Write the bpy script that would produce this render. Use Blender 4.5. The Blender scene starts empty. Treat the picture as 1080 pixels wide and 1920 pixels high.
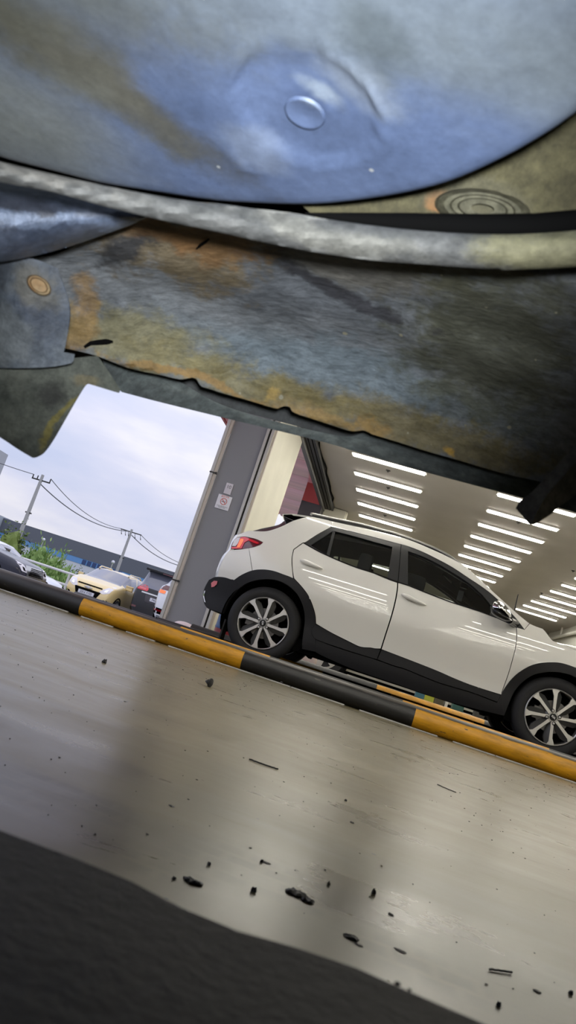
import bpy, bmesh, math, random
import numpy as np
from mathutils import Vector, Matrix
random.seed(7); RNG = np.random.default_rng(7)
SC = bpy.context.scene
COL = SC.collection

# ------------------------------------------------------------------ camera
F, CX, CY = 1440.0, 540.0, 960.0                 # focal length and centre in pixels of the 1080x1920 frame
def _n(v): v = np.array(v, float); return v/np.linalg.norm(v)
_d = _n([166, -318, -F]); _s = math.radians(18.2)
_h = _n([math.cos(_s), -math.sin(_s), 0]); _u = _n(np.cross(_h, _d))
if _u[1] < 0: _u = -_u
M = np.array([_n(np.cross(_d, _u)), _d, _u])      # world axes seen by the camera (phone held 18 degrees off level)
C = np.array([0, 0, .19])
cd = bpy.data.cameras.new('camera'); cam = bpy.data.objects.new('camera', cd); COL.objects.link(cam)
cd.lens = 27.0; cd.sensor_width = 36.0; cd.clip_start = .01; cd.clip_end = 600
cd.dof.use_dof = True; cd.dof.focus_distance = 4.5; cd.dof.aperture_fstop = 16.0
R = Matrix([list(M[0]), list(M[1]), list(M[2])]).to_4x4()
cam.matrix_world = Matrix.Translation(C) @ R
SC.camera = cam

def ray(u, v): return M @ np.array([(u-CX), -(v-CY), -F])
def onY(u, v, Y): r = ray(u, v); return C + r*((Y-C[1])/r[1])
def onZ(u, v, z): r = ray(u, v); return C + r*((z-C[2])/r[2])
def U(u, v, d): return C + _n(ray(u, v))*d

# ------------------------------------------------------------------ view, sky, lights
SC.view_settings.view_transform = 'Standard'; SC.view_settings.look = 'None'
SC.view_settings.exposure = 0.0; SC.view_settings.gamma = 1.0; SC.view_settings.use_curve_mapping = False
SKY_STRENGTH = 0.86
TUBE_STRENGTH = 23.0
TORCH_POWER = 27.0

world = bpy.data.worlds.new('overcast_sky'); SC.world = world; world.use_nodes = True
nt = world.node_tree; nt.nodes.clear()
def wn(t): return nt.nodes.new(t)
tc = wn('ShaderNodeTexCoord'); mp = wn('ShaderNodeMapping'); mp.inputs['Scale'].default_value = (1.6, 1.6, 5.5)
n1 = wn('ShaderNodeTexNoise'); n1.inputs['Scale'].default_value = 2.1; n1.inputs['Detail'].default_value = 5; n1.inputs['Roughness'].default_value = .5
cr = wn('ShaderNodeValToRGB')
cr.color_ramp.elements[0].position = .34; cr.color_ramp.elements[0].color = (.60, .66, .88, 1)
cr.color_ramp.elements[1].position = .66; cr.color_ramp.elements[1].color = (.97, .95, 1.0, 1)
e = cr.color_ramp.elements.new(.5); e.color = (.74, .76, .93, 1)
bg = wn('ShaderNodeBackground'); bg.inputs['Strength'].default_value = SKY_STRENGTH
ow = wn('ShaderNodeOutputWorld')
nt.links.new(tc.outputs['Generated'], mp.inputs['Vector']); nt.links.new(mp.outputs[0], n1.inputs['Vector'])
# overcast sky: brighter towards the zenith (1 + 1.2 sin elevation), as overcast skies are
sz = wn('ShaderNodeSeparateXYZ'); nt.links.new(tc.outputs['Generated'], sz.inputs[0])
zc = wn('ShaderNodeMath'); zc.operation = 'MAXIMUM'; zc.inputs[1].default_value = 0.0; nt.links.new(sz.outputs['Z'], zc.inputs[0])
zg_ = wn('ShaderNodeMath'); zg_.operation = 'MULTIPLY_ADD'; zg_.inputs[1].default_value = 1.2*SKY_STRENGTH; zg_.inputs[2].default_value = SKY_STRENGTH; nt.links.new(zc.outputs[0], zg_.inputs[0]); nt.links.new(zg_.outputs[0], bg.inputs['Strength'])
nt.links.new(n1.outputs['Fac'], cr.inputs[0]); nt.links.new(cr.outputs[0], bg.inputs[0]); nt.links.new(bg.outputs[0], ow.inputs[0])

# the phone's own torch beside its lens: it lights the underside of the car overhead
ld = bpy.data.lights.new('phone_torch', 'SPOT'); torch = bpy.data.objects.new('phone_torch', ld); COL.objects.link(torch)
ld.energy = TORCH_POWER; ld.color = (.93, .97, 1.0); ld.spot_size = math.radians(58); ld.spot_blend = 1.0; ld.shadow_soft_size = .012
torch.location = (.012, -.035, .205)
_td = Vector(U(455, 320, 1.0)) - torch.location
torch.rotation_euler = _td.to_track_quat('-Z', 'Y').to_euler()

# ------------------------------------------------------------------ object helpers
def tag(o, label=None, cat=None, group=None, kind=None):
    if label: o['label'] = label
    if cat: o['category'] = cat
    if group: o['group'] = group
    if kind: o['kind'] = kind
    return o
def link(o, parent=None):
    COL.objects.link(o)
    if parent is not None: o.parent = parent
    return o
def empty(name, loc=(0, 0, 0), rz=0.0):
    o = bpy.data.objects.new(name, None); o.location = loc; o.rotation_euler = (0, 0, rz); o.empty_display_size = .1
    return link(o)
def mk(name, bm, mats, parent=None, smooth=True, sharp=35, recalc=True):
    if recalc: bmesh.ops.recalc_face_normals(bm, faces=bm.faces)
    me = bpy.data.meshes.new(name); 
    if smooth:
        for f in bm.faces: f.smooth = True
        a = math.radians(sharp)
        for ed in bm.edges:
            if len(ed.link_faces) == 2 and ed.calc_face_angle(0) > a: ed.smooth = False
    bm.to_mesh(me); bm.free()
    if not isinstance(mats, (list, tuple)): mats = [mats]
    for m in mats: me.materials.append(m)
    o = bpy.data.objects.new(name, me)
    return link(o, parent)
def copy_tree(o, parent=None):
    c = o.copy(); COL.objects.link(c)
    if parent is not None: c.parent = parent
    for ch in list(o.children): copy_tree(ch, c)
    return c

def add_box(bm, lo, hi, mi=0, bevel=0.0):
    b = bmesh.new(); bmesh.ops.create_cube(b, size=1)
    for v in b.verts:
        v.co = Vector([lo[i] + (v.co[i]+.5)*(hi[i]-lo[i]) for i in range(3)])
    if bevel > 0: bmesh.ops.bevel(b, geom=list(b.edges), offset=bevel, segments=2, affect='EDGES', profile=.7)
    merge(bm, b, mi)
def merge(bm, b, mi=None, mat=None):
    vm = {}
    for v in b.verts: vm[v] = bm.verts.new(mat @ v.co if mat is not None else v.co)
    for f in b.faces:
        try:
            nf = bm.faces.new([vm[v] for v in f.verts]); nf.material_index = f.material_index if mi is None else mi; nf.smooth = f.smooth
        except ValueError: pass
    b.free()
def add_tube(bm, pts, rad, seg=10, mi=0, cap=True):
    pts = [Vector(p) for p in pts]; n = len(pts)
    rads = rad if isinstance(rad, (list, tuple)) else [rad]*n
    rings = []; prev = None
    for i, p in enumerate(pts):
        t = (pts[min(i+1, n-1)] - pts[max(i-1, 0)]).normalized()
        if prev is None:
            a = Vector((0, 0, 1)) if abs(t.z) < .9 else Vector((1, 0, 0)); x = t.cross(a).normalized()
        else: x = (prev - t*prev.dot(t)).normalized()
        prev = x; y = t.cross(x)
        rings.append([bm.verts.new(p + (x*math.cos(2*math.pi*k/seg) + y*math.sin(2*math.pi*k/seg))*rads[i]) for k in range(seg)])
    for a, b in zip(rings, rings[1:]):
        for k in range(seg):
            f = bm.faces.new([a[k], a[(k+1) % seg], b[(k+1) % seg], b[k]]); f.material_index = mi
    if cap:
        for r in (rings[0], rings[-1]):
            f = bm.faces.new(r); f.material_index = mi
def add_lathe(bm, prof, axis='Y', seg=48, mi=0, centre=(0, 0, 0), closed=False):
    # prof: list of (radius, position along the axis)
    c = Vector(centre); rings = []
    for r, a in prof:
        ring = []
        for k in range(seg):
            t = 2*math.pi*k/seg; cs_, sn = r*math.cos(t), r*math.sin(t)
            p = {'Y': (cs_, a, sn), 'Z': (cs_, sn, a), 'X': (a, cs_, sn)}[axis]
            ring.append(bm.verts.new(c + Vector(p)))
        rings.append(ring)
    pairs = list(zip(rings, rings[1:])) + ([(rings[-1], rings[0])] if closed else [])
    for a, b in pairs:
        for k in range(seg):
            f = bm.faces.new([a[k], a[(k+1) % seg], b[(k+1) % seg], b[k]]); f.material_index = mi
    if not closed:
        for r in (rings[0], rings[-1]):
            try: f = bm.faces.new(r); f.material_index = mi
            except ValueError: pass
def add_prism(bm, poly, a0, a1, axis='Y', mi=0):
    def P(p, a): return {'Y': (p[0], a, p[1]), 'Z': (p[0], p[1], a), 'X': (a, p[0], p[1])}[axis]
    A = [bm.verts.new(P(p, a0)) for p in poly]; B = [bm.verts.new(P(p, a1)) for p in poly]; n = len(poly)
    fs = [bm.faces.new(A), bm.faces.new(B)] + [bm.faces.new([A[i], A[(i+1) % n], B[(i+1) % n], B[i]]) for i in range(n)]
    for f in fs: f.material_index = mi
def add_grid(bm, rows, mi=0):
    V = [[bm.verts.new(Vector(p)) for p in r] for r in rows]
    for a, b in zip(V, V[1:]):
        for k in range(len(a)-1):
            f = bm.faces.new([a[k], a[k+1], b[k+1], b[k]]); f.material_index = mi
    return V
def box(name, lo, hi, m, parent=None, bevel=0.0):
    bm = bmesh.new(); add_box(bm, lo, hi, 0, bevel); return mk(name, bm, m, parent)
def struct(name, bm, m, **k):
    o = mk(name, bm, m, **k); o['kind'] = 'structure'; return o
def text_mesh(name, s, size, m, parent=None, mat=None, extrude=.001, bold=0.0):
    cu = bpy.data.curves.new(name, 'FONT'); cu.body = s; cu.size = size; cu.extrude = extrude; cu.offset = bold
    cu.align_x = 'CENTER'; cu.align_y = 'CENTER'
    tmp = bpy.data.objects.new('tmp', cu); COL.objects.link(tmp)
    dg = bpy.context.evaluated_depsgraph_get(); me = bpy.data.meshes.new_from_object(tmp.evaluated_get(dg))
    bpy.data.objects.remove(tmp); me.name = name
    me.materials.clear(); me.materials.append(m)
    o = bpy.data.objects.new(name, me); link(o, parent)
    if mat is not None: o.matrix_local = mat
    return o

# ------------------------------------------------------------------ materials
def mat(name, col, rough=.5, metal=0.0, coat=0.0, coat_rough=.04, noise=0.0, nscale=8.0, spec=.5, bump=0.0, bscale=60.0, emit=None, estr=0.0, stretch=(1, 1, 1)):
    m = bpy.data.materials.new(name); m.use_nodes = True; t = m.node_tree; b = t.nodes['Principled BSDF']
    b.inputs['Base Color'].default_value = (*col, 1); b.inputs['Roughness'].default_value = rough; b.inputs['Metallic'].default_value = metal
    b.inputs['Coat Weight'].default_value = coat; b.inputs['Coat Roughness'].default_value = coat_rough; b.inputs['Specular IOR Level'].default_value = spec
    if emit: b.inputs['Emission Color'].default_value = (*emit, 1); b.inputs['Emission Strength'].default_value = estr
    if noise > 0 or bump > 0:
        tcn = t.nodes.new('ShaderNodeTexCoord'); mpn = t.nodes.new('ShaderNodeMapping'); mpn.inputs['Scale'].default_value = stretch
        t.links.new(tcn.outputs['Object'], mpn.inputs['Vector'])
    if noise > 0:
        nz = t.nodes.new('ShaderNodeTexNoise'); nz.inputs['Scale'].default_value = nscale; nz.inputs['Detail'].default_value = 6
        t.links.new(mpn.outputs[0], nz.inputs['Vector'])
        rp = t.nodes.new('ShaderNodeValToRGB'); rp.color_ramp.elements[0].position = .3; rp.color_ramp.elements[1].position = .7
        rp.color_ramp.elements[0].color = (*[c*(1-noise) for c in col], 1); rp.color_ramp.elements[1].color = (*[min(1, c*(1+noise*.6)) for c in col], 1)
        t.links.new(nz.outputs['Fac'], rp.inputs[0]); t.links.new(rp.outputs[0], b.inputs['Base Color'])
    if bump > 0:
        nb = t.nodes.new('ShaderNodeTexNoise'); nb.inputs['Scale'].default_value = bscale; nb.inputs['Detail'].default_value = 5
        t.links.new(mpn.outputs[0], nb.inputs['Vector'])
        bp = t.nodes.new('ShaderNodeBump'); bp.inputs['Strength'].default_value = bump; bp.inputs['Distance'].default_value = .01
        t.links.new(nb.outputs['Fac'], bp.inputs['Height']); t.links.new(bp.outputs[0], b.inputs['Normal'])
    return m
def glass(name, tint=(.8, .85, .85), refl=.12):
    m = bpy.data.materials.new(name); m.use_nodes = True; t = m.node_tree; t.nodes.clear()
    o = t.nodes.new('ShaderNodeOutputMaterial'); mx = t.nodes.new('ShaderNodeMixShader'); tr = t.nodes.new('ShaderNodeBsdfTransparent'); gl = t.nodes.new('ShaderNodeBsdfGlossy')
    lw = t.nodes.new('ShaderNodeLayerWeight'); lw.inputs['Blend'].default_value = .5
    pw = t.nodes.new('ShaderNodeMath'); pw.operation = 'POWER'; pw.inputs[1].default_value = 5; t.links.new(lw.outputs['Facing'], pw.inputs[0])
    fr = t.nodes.new('ShaderNodeMath'); fr.operation = 'MULTIPLY_ADD'; fr.inputs[1].default_value = .95; fr.inputs[2].default_value = .045; t.links.new(pw.outputs[0], fr.inputs[0])
    tr.inputs['Color'].default_value = (*tint, 1); gl.inputs['Roughness'].default_value = .01; gl.inputs['Color'].default_value = (1, 1, 1, 1)
    t.links.new(fr.outputs[0], mx.inputs[0]); t.links.new(tr.outputs[0], mx.inputs[1]); t.links.new(gl.outputs[0], mx.inputs[2]); t.links.new(mx.outputs[0], o.inputs[0])
    return m
def stained(name, base, base2, stains, rough=.6, metal=.0, nscale=14, bump=.35, bscale=90, fleck=None, spec=.4, stretch=(1, 1, 1), fine=.40, soft=.1):
    # old coated steel: two-tone mottling, then stains: (centre, radii, colour, strength, raggedness) in world metres, each with its own ragged outline
    m = bpy.data.materials.new(name); m.use_nodes = True; t = m.node_tree; b = t.nodes['Principled BSDF']; L = t.links.new
    b.inputs['Roughness'].default_value = rough; b.inputs['Metallic'].default_value = metal; b.inputs['Specular IOR Level'].default_value = spec
    tcn = t.nodes.new('ShaderNodeTexCoord'); mpn = t.nodes.new('ShaderNodeMapping'); mpn.inputs['Scale'].default_value = stretch; L(tcn.outputs['Object'], mpn.inputs[0])
    nz = t.nodes.new('ShaderNodeTexNoise'); nz.inputs['Scale'].default_value = nscale; nz.inputs['Detail'].default_value = 9; nz.inputs['Roughness'].default_value = .65; L(mpn.outputs[0], nz.inputs['Vector'])
    rp = t.nodes.new('ShaderNodeValToRGB'); rp.color_ramp.elements[0].position = .36; rp.color_ramp.elements[1].position = .64
    rp.color_ramp.elements[0].color = (*base, 1); rp.color_ramp.elements[1].color = (*base2, 1); L(nz.outputs['Fac'], rp.inputs[0])
    cur = rp.outputs[0]
    n2 = t.nodes.new('ShaderNodeTexNoise'); n2.inputs['Scale'].default_value = nscale*1.7; n2.inputs['Detail'].default_value = 8; n2.inputs['Roughness'].default_value = .7; L(tcn.outputs['Object'], n2.inputs['Vector'])
    nd = t.nodes.new('ShaderNodeTexNoise'); nd.inputs['Scale'].default_value = 13; nd.inputs['Detail'].default_value = 6; nd.inputs['Roughness'].default_value = .6; L(tcn.outputs['Object'], nd.inputs['Vector'])
    ds = t.nodes.new('ShaderNodeVectorMath'); ds.operation = 'SUBTRACT'; L(nd.outputs['Color'], ds.inputs[0]); ds.inputs[1].default_value = (.5, .5, .5)
    dm = t.nodes.new('ShaderNodeVectorMath'); dm.operation = 'MULTIPLY_ADD'; L(ds.outputs[0], dm.inputs[0]); dm.inputs[1].default_value = (.05, .05, .05); L(tcn.outputs['Object'], dm.inputs[2])
    for (c, r, colr, strength, rag) in stains:
        mpp = t.nodes.new('ShaderNodeMapping'); mpp.vector_type = 'TEXTURE'; mpp.inputs['Location'].default_value = c[:3]
        if len(c) > 3: mpp.inputs['Rotation'].default_value = c[3]
        mpp.inputs['Scale'].default_value = r
        L(dm.outputs[0], mpp.inputs[0])
        ln = t.nodes.new('ShaderNodeVectorMath'); ln.operation = 'LENGTH'; L(mpp.outputs[0], ln.inputs[0])
        ad = t.nodes.new('ShaderNodeMath'); ad.operation = 'MULTIPLY_ADD'; L(n2.outputs['Fac'], ad.inputs[0]); ad.inputs[1].default_value = rag*2.2; L(ln.outputs['Value'], ad.inputs[2])
        rm = t.nodes.new('ShaderNodeMapRange'); rm.interpolation_type = 'SMOOTHSTEP'
        rm.inputs['From Min'].default_value = .55+rag*1.1; rm.inputs['From Max'].default_value = 1.2+soft+rag*1.1; rm.inputs['To Min'].default_value = strength; rm.inputs['To Max'].default_value = 0
        L(ad.outputs[0], rm.inputs[0])
        mx = t.nodes.new('ShaderNodeMix'); mx.data_type = 'RGBA'; L(rm.outputs[0], mx.inputs['Factor']); L(cur, mx.inputs['A'])
        vr = t.nodes.new('ShaderNodeMix'); vr.data_type = 'RGBA'; L(nz.outputs['Fac'], vr.inputs['Factor']); vr.inputs['A'].default_value = (*[x*.45 for x in colr], 1); vr.inputs['B'].default_value = (*[min(1, x*1.5) for x in colr], 1)
        L(vr.outputs['Result'], mx.inputs['B']); cur = mx.outputs['Result']
    if fleck:
        vo = t.nodes.new('ShaderNodeTexVoronoi'); vo.inputs['Scale'].default_value = fleck[0]; L(tcn.outputs['Object'], vo.inputs['Vector'])
        sp = t.nodes.new('ShaderNodeSeparateColor'); L(vo.outputs['Color'], sp.inputs[0])
        th = t.nodes.new('ShaderNodeMath'); th.operation = 'MULTIPLY_ADD'; L(sp.outputs['Red'], th.inputs[0]); th.inputs[1].default_value = fleck[1]*3; th.inputs[2].default_value = -fleck[1]*3*fleck[2]
        ls = t.nodes.new('ShaderNodeMath'); ls.operation = 'LESS_THAN'; L(vo.outputs['Distance'], ls.inputs[0]); L(th.outputs[0], ls.inputs[1])
        mx = t.nodes.new('ShaderNodeMix'); mx.data_type = 'RGBA'; L(ls.outputs[0], mx.inputs['Factor']); L(cur, mx.inputs['A']); mx.inputs['B'].default_value = (*fleck[3], 1); cur = mx.outputs['Result']
    fn = t.nodes.new('ShaderNodeTexNoise'); fn.inputs['Scale'].default_value = 120; fn.inputs['Detail'].default_value = 6; fn.inputs['Roughness'].default_value = .75; L(mpn.outputs[0], fn.inputs['Vector'])
    fr = t.nodes.new('ShaderNodeMapRange'); fr.inputs['From Min'].default_value = .3; fr.inputs['From Max'].default_value = .7; fr.inputs['To Min'].default_value = 1-fine; fr.inputs['To Max'].default_value = 1+fine; L(fn.outputs['Fac'], fr.inputs[0])
    fm = t.nodes.new('ShaderNodeMix'); fm.data_type = 'RGBA'; fm.blend_type = 'MULTIPLY'; fm.inputs['Factor'].default_value = 1; L(cur, fm.inputs['A']); L(fr.outputs[0], fm.inputs['B']); cur = fm.outputs['Result']
    L(cur, b.inputs['Base Color'])
    nb = t.nodes.new('ShaderNodeTexNoise'); nb.inputs['Scale'].default_value = bscale; nb.inputs['Detail'].default_value = 7; nb.inputs['Roughness'].default_value = .65; L(mpn.outputs[0], nb.inputs['Vector'])
    bp = t.nodes.new('ShaderNodeBump'); bp.inputs['Strength'].default_value = bump; bp.inputs['Distance'].default_value = .004; L(nb.outputs['Fac'], bp.inputs['Height']); L(bp.outputs[0], b.inputs['Normal'])
    return m

m_white = mat('white_car_paint', (.80, .79, .735), .35, coat=1.0, coat_rough=.02)
m_black_plastic = mat('black_cladding_plastic', (.011, .011, .0125), .55, spec=.35, bump=.15, bscale=400)
m_gloss_black = mat('gloss_black_trim', (.012, .012, .013), .15)
m_frame_black = mat('window_frame_black', (.030, .031, .032), .35)
m_rubber = mat('tyre_rubber', (.014, .014, .015), .75, bump=.2, bscale=120)
m_alloy = mat('machined_alloy', (.68, .67, .64), .3, metal=.75)
m_alloy_dark = mat('grey_painted_alloy', (.10, .10, .095), .35, metal=.6)
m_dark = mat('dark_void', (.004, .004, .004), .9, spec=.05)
m_disc = mat('brake_disc_steel', (.12, .115, .11), .4, metal=.8)
m_chrome = mat('chrome', (.75, .75, .74), .06, metal=1.0)
m_silver = mat('satin_silver_rail', (.50, .50, .49), .3, metal=.8)
m_seat = mat('black_seat_cloth', (.012, .012, .013), .85, noise=.2)
m_headliner = mat('dark_headliner', (.030, .029, .028), .9)
m_glass = glass('clear_side_glass', (.86, .89, .88))
m_glass_dark = mat('tinted_sky_glass', (.15, .16, .21), .08, coat=.6)  # blue-grey base colour includes the sky's reflection
m_red = mat('tail_lamp_red', (.55, .008, .02), .12, coat=1, emit=(1, .03, .05), estr=.12)
m_darkred = mat('tail_lamp_dark_red', (.10, .004, .010), .12, coat=1)
m_amber = mat('tail_lamp_amber', (.95, .18, .02), .15, coat=1, emit=(1, .2, .02), estr=.35)
m_lens = mat('clear_lamp_lens', (.72, .68, .70), .08, coat=1)
m_reflector = mat('pink_red_reflector', (.80, .20, .22), .2, coat=1)
m_emblem = mat('emblem_silver', (.75, .75, .75), .3, metal=.6)
m_steel_dark = mat('dark_worn_steel', (.035, .033, .031), .55, metal=.3, noise=.5, nscale=9, bump=.2)

# ------------------------------------------------------------------ the setting
ZC = 4.0
def floor_material():
    m = bpy.data.materials.new('smooth_painted_concrete'); m.use_nodes = True; t = m.node_tree; b = t.nodes['Principled BSDF']; L = t.links.new
    tcn = t.nodes.new('ShaderNodeTexCoord')
    mp1 = t.nodes.new('ShaderNodeMapping'); mp1.inputs['Scale'].default_value = (1.0, 2.4, 1); mp1.inputs['Rotation'].default_value = (0, 0, .06); L(tcn.outputs['Object'], mp1.inputs[0])
    na = t.nodes.new('ShaderNodeTexNoise'); na.inputs['Scale'].default_value = 3.0; na.inputs['Detail'].default_value = 10; na.inputs['Roughness'].default_value = .62; na.inputs['Distortion'].default_value = .4; L(mp1.outputs[0], na.inputs['Vector'])
    r1 = t.nodes.new('ShaderNodeValToRGB'); r1.color_ramp.elements[0].position = .30; r1.color_ramp.elements[1].position = .62
    r1.color_ramp.elements[0].color = (.104, .086, .040, 1); r1.color_ramp.elements[1].color = (.134, .113, .060, 1); L(na.outputs['Fac'], r1.inputs[0])
    # tyre tracks: a band of blocky tread marks close to the kerb of the near lift
    sx = t.nodes.new('ShaderNodeSeparateXYZ'); L(tcn.outputs['Object'], sx.inputs[0])
    yo = t.nodes.new('ShaderNodeMath'); yo.operation = 'ADD'; yo.inputs[1].default_value = -.70; L(sx.outputs['Y'], yo.inputs[0])
    ya = t.nodes.new('ShaderNodeMath'); ya.operation = 'ABSOLUTE'; L(yo.outputs[0], ya.inputs[0])
    band = t.nodes.new('ShaderNodeMapRange'); band.interpolation_type = 'SMOOTHSTEP'; band.inputs['From Min'].default_value = .05; band.inputs['From Max'].default_value = .12; band.inputs['To Min'].default_value = 1; band.inputs['To Max'].default_value = 0; L(ya.outputs[0], band.inputs[0])
    br = t.nodes.new('ShaderNodeTexBrick'); br.inputs['Scale'].default_value = 1.0; br.inputs['Brick Width'].default_value = .034; br.inputs['Row Height'].default_value = .030; br.inputs['Mortar Size'].default_value = .004; br.inputs['Mortar Smooth'].default_value = 1.0; br.inputs['Mortar Size'].default_value = .008
    br.inputs['Color1'].default_value = (.70, .70, .72, 1); br.inputs['Color2'].default_value = (.85, .85, .86, 1); br.inputs['Mortar'].default_value = (1, 1, 1, 1)
    L(tcn.outputs['Object'], br.inputs['Vector'])
    nb = t.nodes.new('ShaderNodeTexNoise'); nb.inputs['Scale'].default_value = 9; nb.inputs['Detail'].default_value = 4; L(tcn.outputs['Object'], nb.inputs['Vector'])
    rb = t.nodes.new('ShaderNodeMapRange'); rb.inputs['From Min'].default_value = .42; rb.inputs['From Max'].default_value = .62; L(nb.outputs['Fac'], rb.inputs[0])
    mm = t.nodes.new('ShaderNodeMath'); mm.operation = 'MULTIPLY'; L(band.outputs[0], mm.inputs[0]); L(rb.outputs[0], mm.inputs[1])
    mu = t.nodes.new('ShaderNodeMix'); mu.data_type = 'RGBA'; mu.blend_type = 'MULTIPLY'; L(mm.outputs[0], mu.inputs['Factor']); L(r1.outputs[0], mu.inputs['A']); L(br.outputs['Color'], mu.inputs['B'])
    # fine specks and scuffs
    vo = t.nodes.new('ShaderNodeTexVoronoi'); vo.inputs['Scale'].default_value = 16; L(tcn.outputs['Object'], vo.inputs['Vector'])
    sc_ = t.nodes.new('ShaderNodeSeparateColor'); L(vo.outputs['Color'], sc_.inputs[0])
    th = t.nodes.new('ShaderNodeMath'); th.operation = 'MULTIPLY'; th.inputs[1].default_value = .06; L(sc_.outputs['Red'], th.inputs[0])
    ls = t.nodes.new('ShaderNodeMath'); ls.operation = 'LESS_THAN'; L(vo.outputs['Distance'], ls.inputs[0]); L(th.outputs[0], ls.inputs[1])
    sp = t.nodes.new('ShaderNodeMix'); sp.data_type = 'RGBA'; L(ls.outputs[0], sp.inputs['Factor']); L(mu.outputs['Result'], sp.inputs['A']); sp.inputs['B'].default_value = (.06, .055, .05, 1)
    mp2 = t.nodes.new('ShaderNodeMapping'); mp2.inputs['Scale'].default_value = (2.2, 14, 1); mp2.inputs['Rotation'].default_value = (0, 0, -.10); L(tcn.outputs['Object'], mp2.inputs[0])
    nc = t.nodes.new('ShaderNodeTexNoise'); nc.inputs['Scale'].default_value = 2.6; nc.inputs['Detail'].default_value = 8; nc.inputs['Roughness'].default_value = .7; L(mp2.outputs[0], nc.inputs['Vector'])
    rc = t.nodes.new('ShaderNodeMapRange'); rc.inputs['From Min'].default_value = .60; rc.inputs['From Max'].default_value = .76; rc.inputs['To Max'].default_value = .22; L(nc.outputs['Fac'], rc.inputs[0])
    sf = t.nodes.new('ShaderNodeMix'); sf.data_type = 'RGBA'; L(rc.outputs[0], sf.inputs['Factor']); L(sp.outputs['Result'], sf.inputs['A']); sf.inputs['B'].default_value = (.12, .11, .10, 1)
    L(sf.outputs['Result'], b.inputs['Base Color'])
    rr = t.nodes.new('ShaderNodeMapRange'); rr.inputs['To Min'].default_value = .25; rr.inputs['To Max'].default_value = .36; rr.inputs['From Min'].default_value = .3; rr.inputs['From Max'].default_value = .65; L(na.outputs['Fac'], rr.inputs[0]); ra = t.nodes.new('ShaderNodeMath'); ra.operation = 'MULTIPLY_ADD'; ra.inputs[1].default_value = .3; L(rc.outputs[0], ra.inputs[0]); L(rr.outputs[0], ra.inputs[2]); L(ra.outputs[0], b.inputs['Roughness']); b.inputs['Specular IOR Level'].default_value = .33
    bp = t.nodes.new('ShaderNodeBump'); bp.inputs['Strength'].default_value = .05; bp.inputs['Distance'].default_value = .004; L(na.outputs['Fac'], bp.inputs['Height']); L(bp.outputs[0], b.inputs['Normal'])
    return m
m_floor = floor_material()
m_ceiling = mat('ceiling_paint', (.50, .475, .45), .8, noise=.06, nscale=1.2)
m_cream = mat('cream_wall_paint', (.62, .60, .50), .6, noise=.06, nscale=2)
m_wall = mat('white_wall_paint', (.66, .65, .61), .7, noise=.05, nscale=1.5)
m_grey = mat('grey_metal_cladding', (.22, .222, .245), .45, noise=.05, nscale=.8)
m_alu = mat('aluminium_trim', (.48, .47, .45), .4, metal=.4)
m_beige = mat('beige_door_guide', (.50, .45, .40), .5)
m_asphalt = mat('asphalt', (.33, .33, .335), .85, noise=.3, nscale=3)
m_trackdark = mat('dark_door_track', (.035, .034, .032), .5, metal=.4)
m_trackgrey = mat('grey_door_track', (.16, .155, .15), .45, metal=.4)
m_soffit = mat('pink_red_soffit_panels', (.90, .43, .47), .25, noise=.15, nscale=1.2, stretch=(.4, 3, 1))
m_redpanel = mat('red_panel', (.42, .06, .055), .4)
m_charcoal = mat('charcoal_panel', (.045, .040, .045), .5)

XL, XR, YB, YF = -2.475, 5.8, -12.0, 31.0
bm = bmesh.new(); add_box(bm, (XL-.35, YB, -.3), (XR, YF, 0)); struct('floor', bm, m_floor)
bm = bmesh.new(); add_box(bm, (XL, YB, ZC), (XR, YF, ZC+.2)); struct('ceiling', bm, m_ceiling)
bm = bmesh.new(); add_box(bm, (XR, YB, -.3), (XR+.2, YF, ZC+.2)); struct('wall_right', bm, m_wall)
bm = bmesh.new(); add_box(bm, (XL-.5, YF, -.3), (XR+.2, YF+.2, ZC+.2)); struct('wall_far', bm, mat('far_wall_paint', (.40, .385, .36), .7))
bm = bmesh.new(); add_box(bm, (XL-.5, YB-.2, -.3), (XR+.2, YB, ZC+.2)); struct('wall_near', bm, m_wall)
# left wall: two door openings with a deep pier between them
bm = bmesh.new(); add_box(bm, (XL-.5, -1.2, -.3), (XL, .4, ZC+.2)); struct('wall_left', bm, m_wall)
bm = bmesh.new(); add_box(bm, (XL-.5, YB, -.3), (XL, -9.5, ZC+.2)); struct('wall_left', bm, m_wall)  # unseen opening between these two pieces added for daylight on the car
bm = bmesh.new(); add_box(bm, (XL-.5, 19.0, -.3), (XL, YF, ZC+.2)); struct('wall_left', bm, m_cream)
bm = bmesh.new(); add_box(bm, (-3.15, 11.06, -.3), (XL, 13.2, ZC+.2), 0)
struct('wall_left', bm, m_cream)
bm = bmesh.new(); add_box(bm, (-3.155, 11.0, -.3), (-2.62, 11.06, ZC+.2)); struct('trim_1', bm, m_grey)
# pilaster at the far side of the second opening: red above, charcoal below
bm = bmesh.new(); zs = onY(575, 940, 18.4)[2]; add_box(bm, (-3.0, 18.4, zs), (XL+.0, 19.0, ZC+.6)); struct('trim_2', bm, m_redpanel)
bm = bmesh.new(); add_box(bm, (-3.0, 18.4, -.3), (XL+.0, 19.0, zs)); struct('trim_3', bm, m_charcoal)
# shutter guide rails beside the pier's grey face
for i, (x0, x1, y0, mm_) in enumerate([(-2.62, -2.578, 10.95, m_alu), (-2.578, -2.548, 11.03, m_dark), (-2.548, -2.505, 10.95, m_alu), (-2.505, XL, 11.0, m_beige)]):
    bm = bmesh.new(); add_box(bm, (x0, y0, 0), (x1, 11.06, ZC)); struct('trim_%d' % (4+i), bm, mm_)
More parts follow.
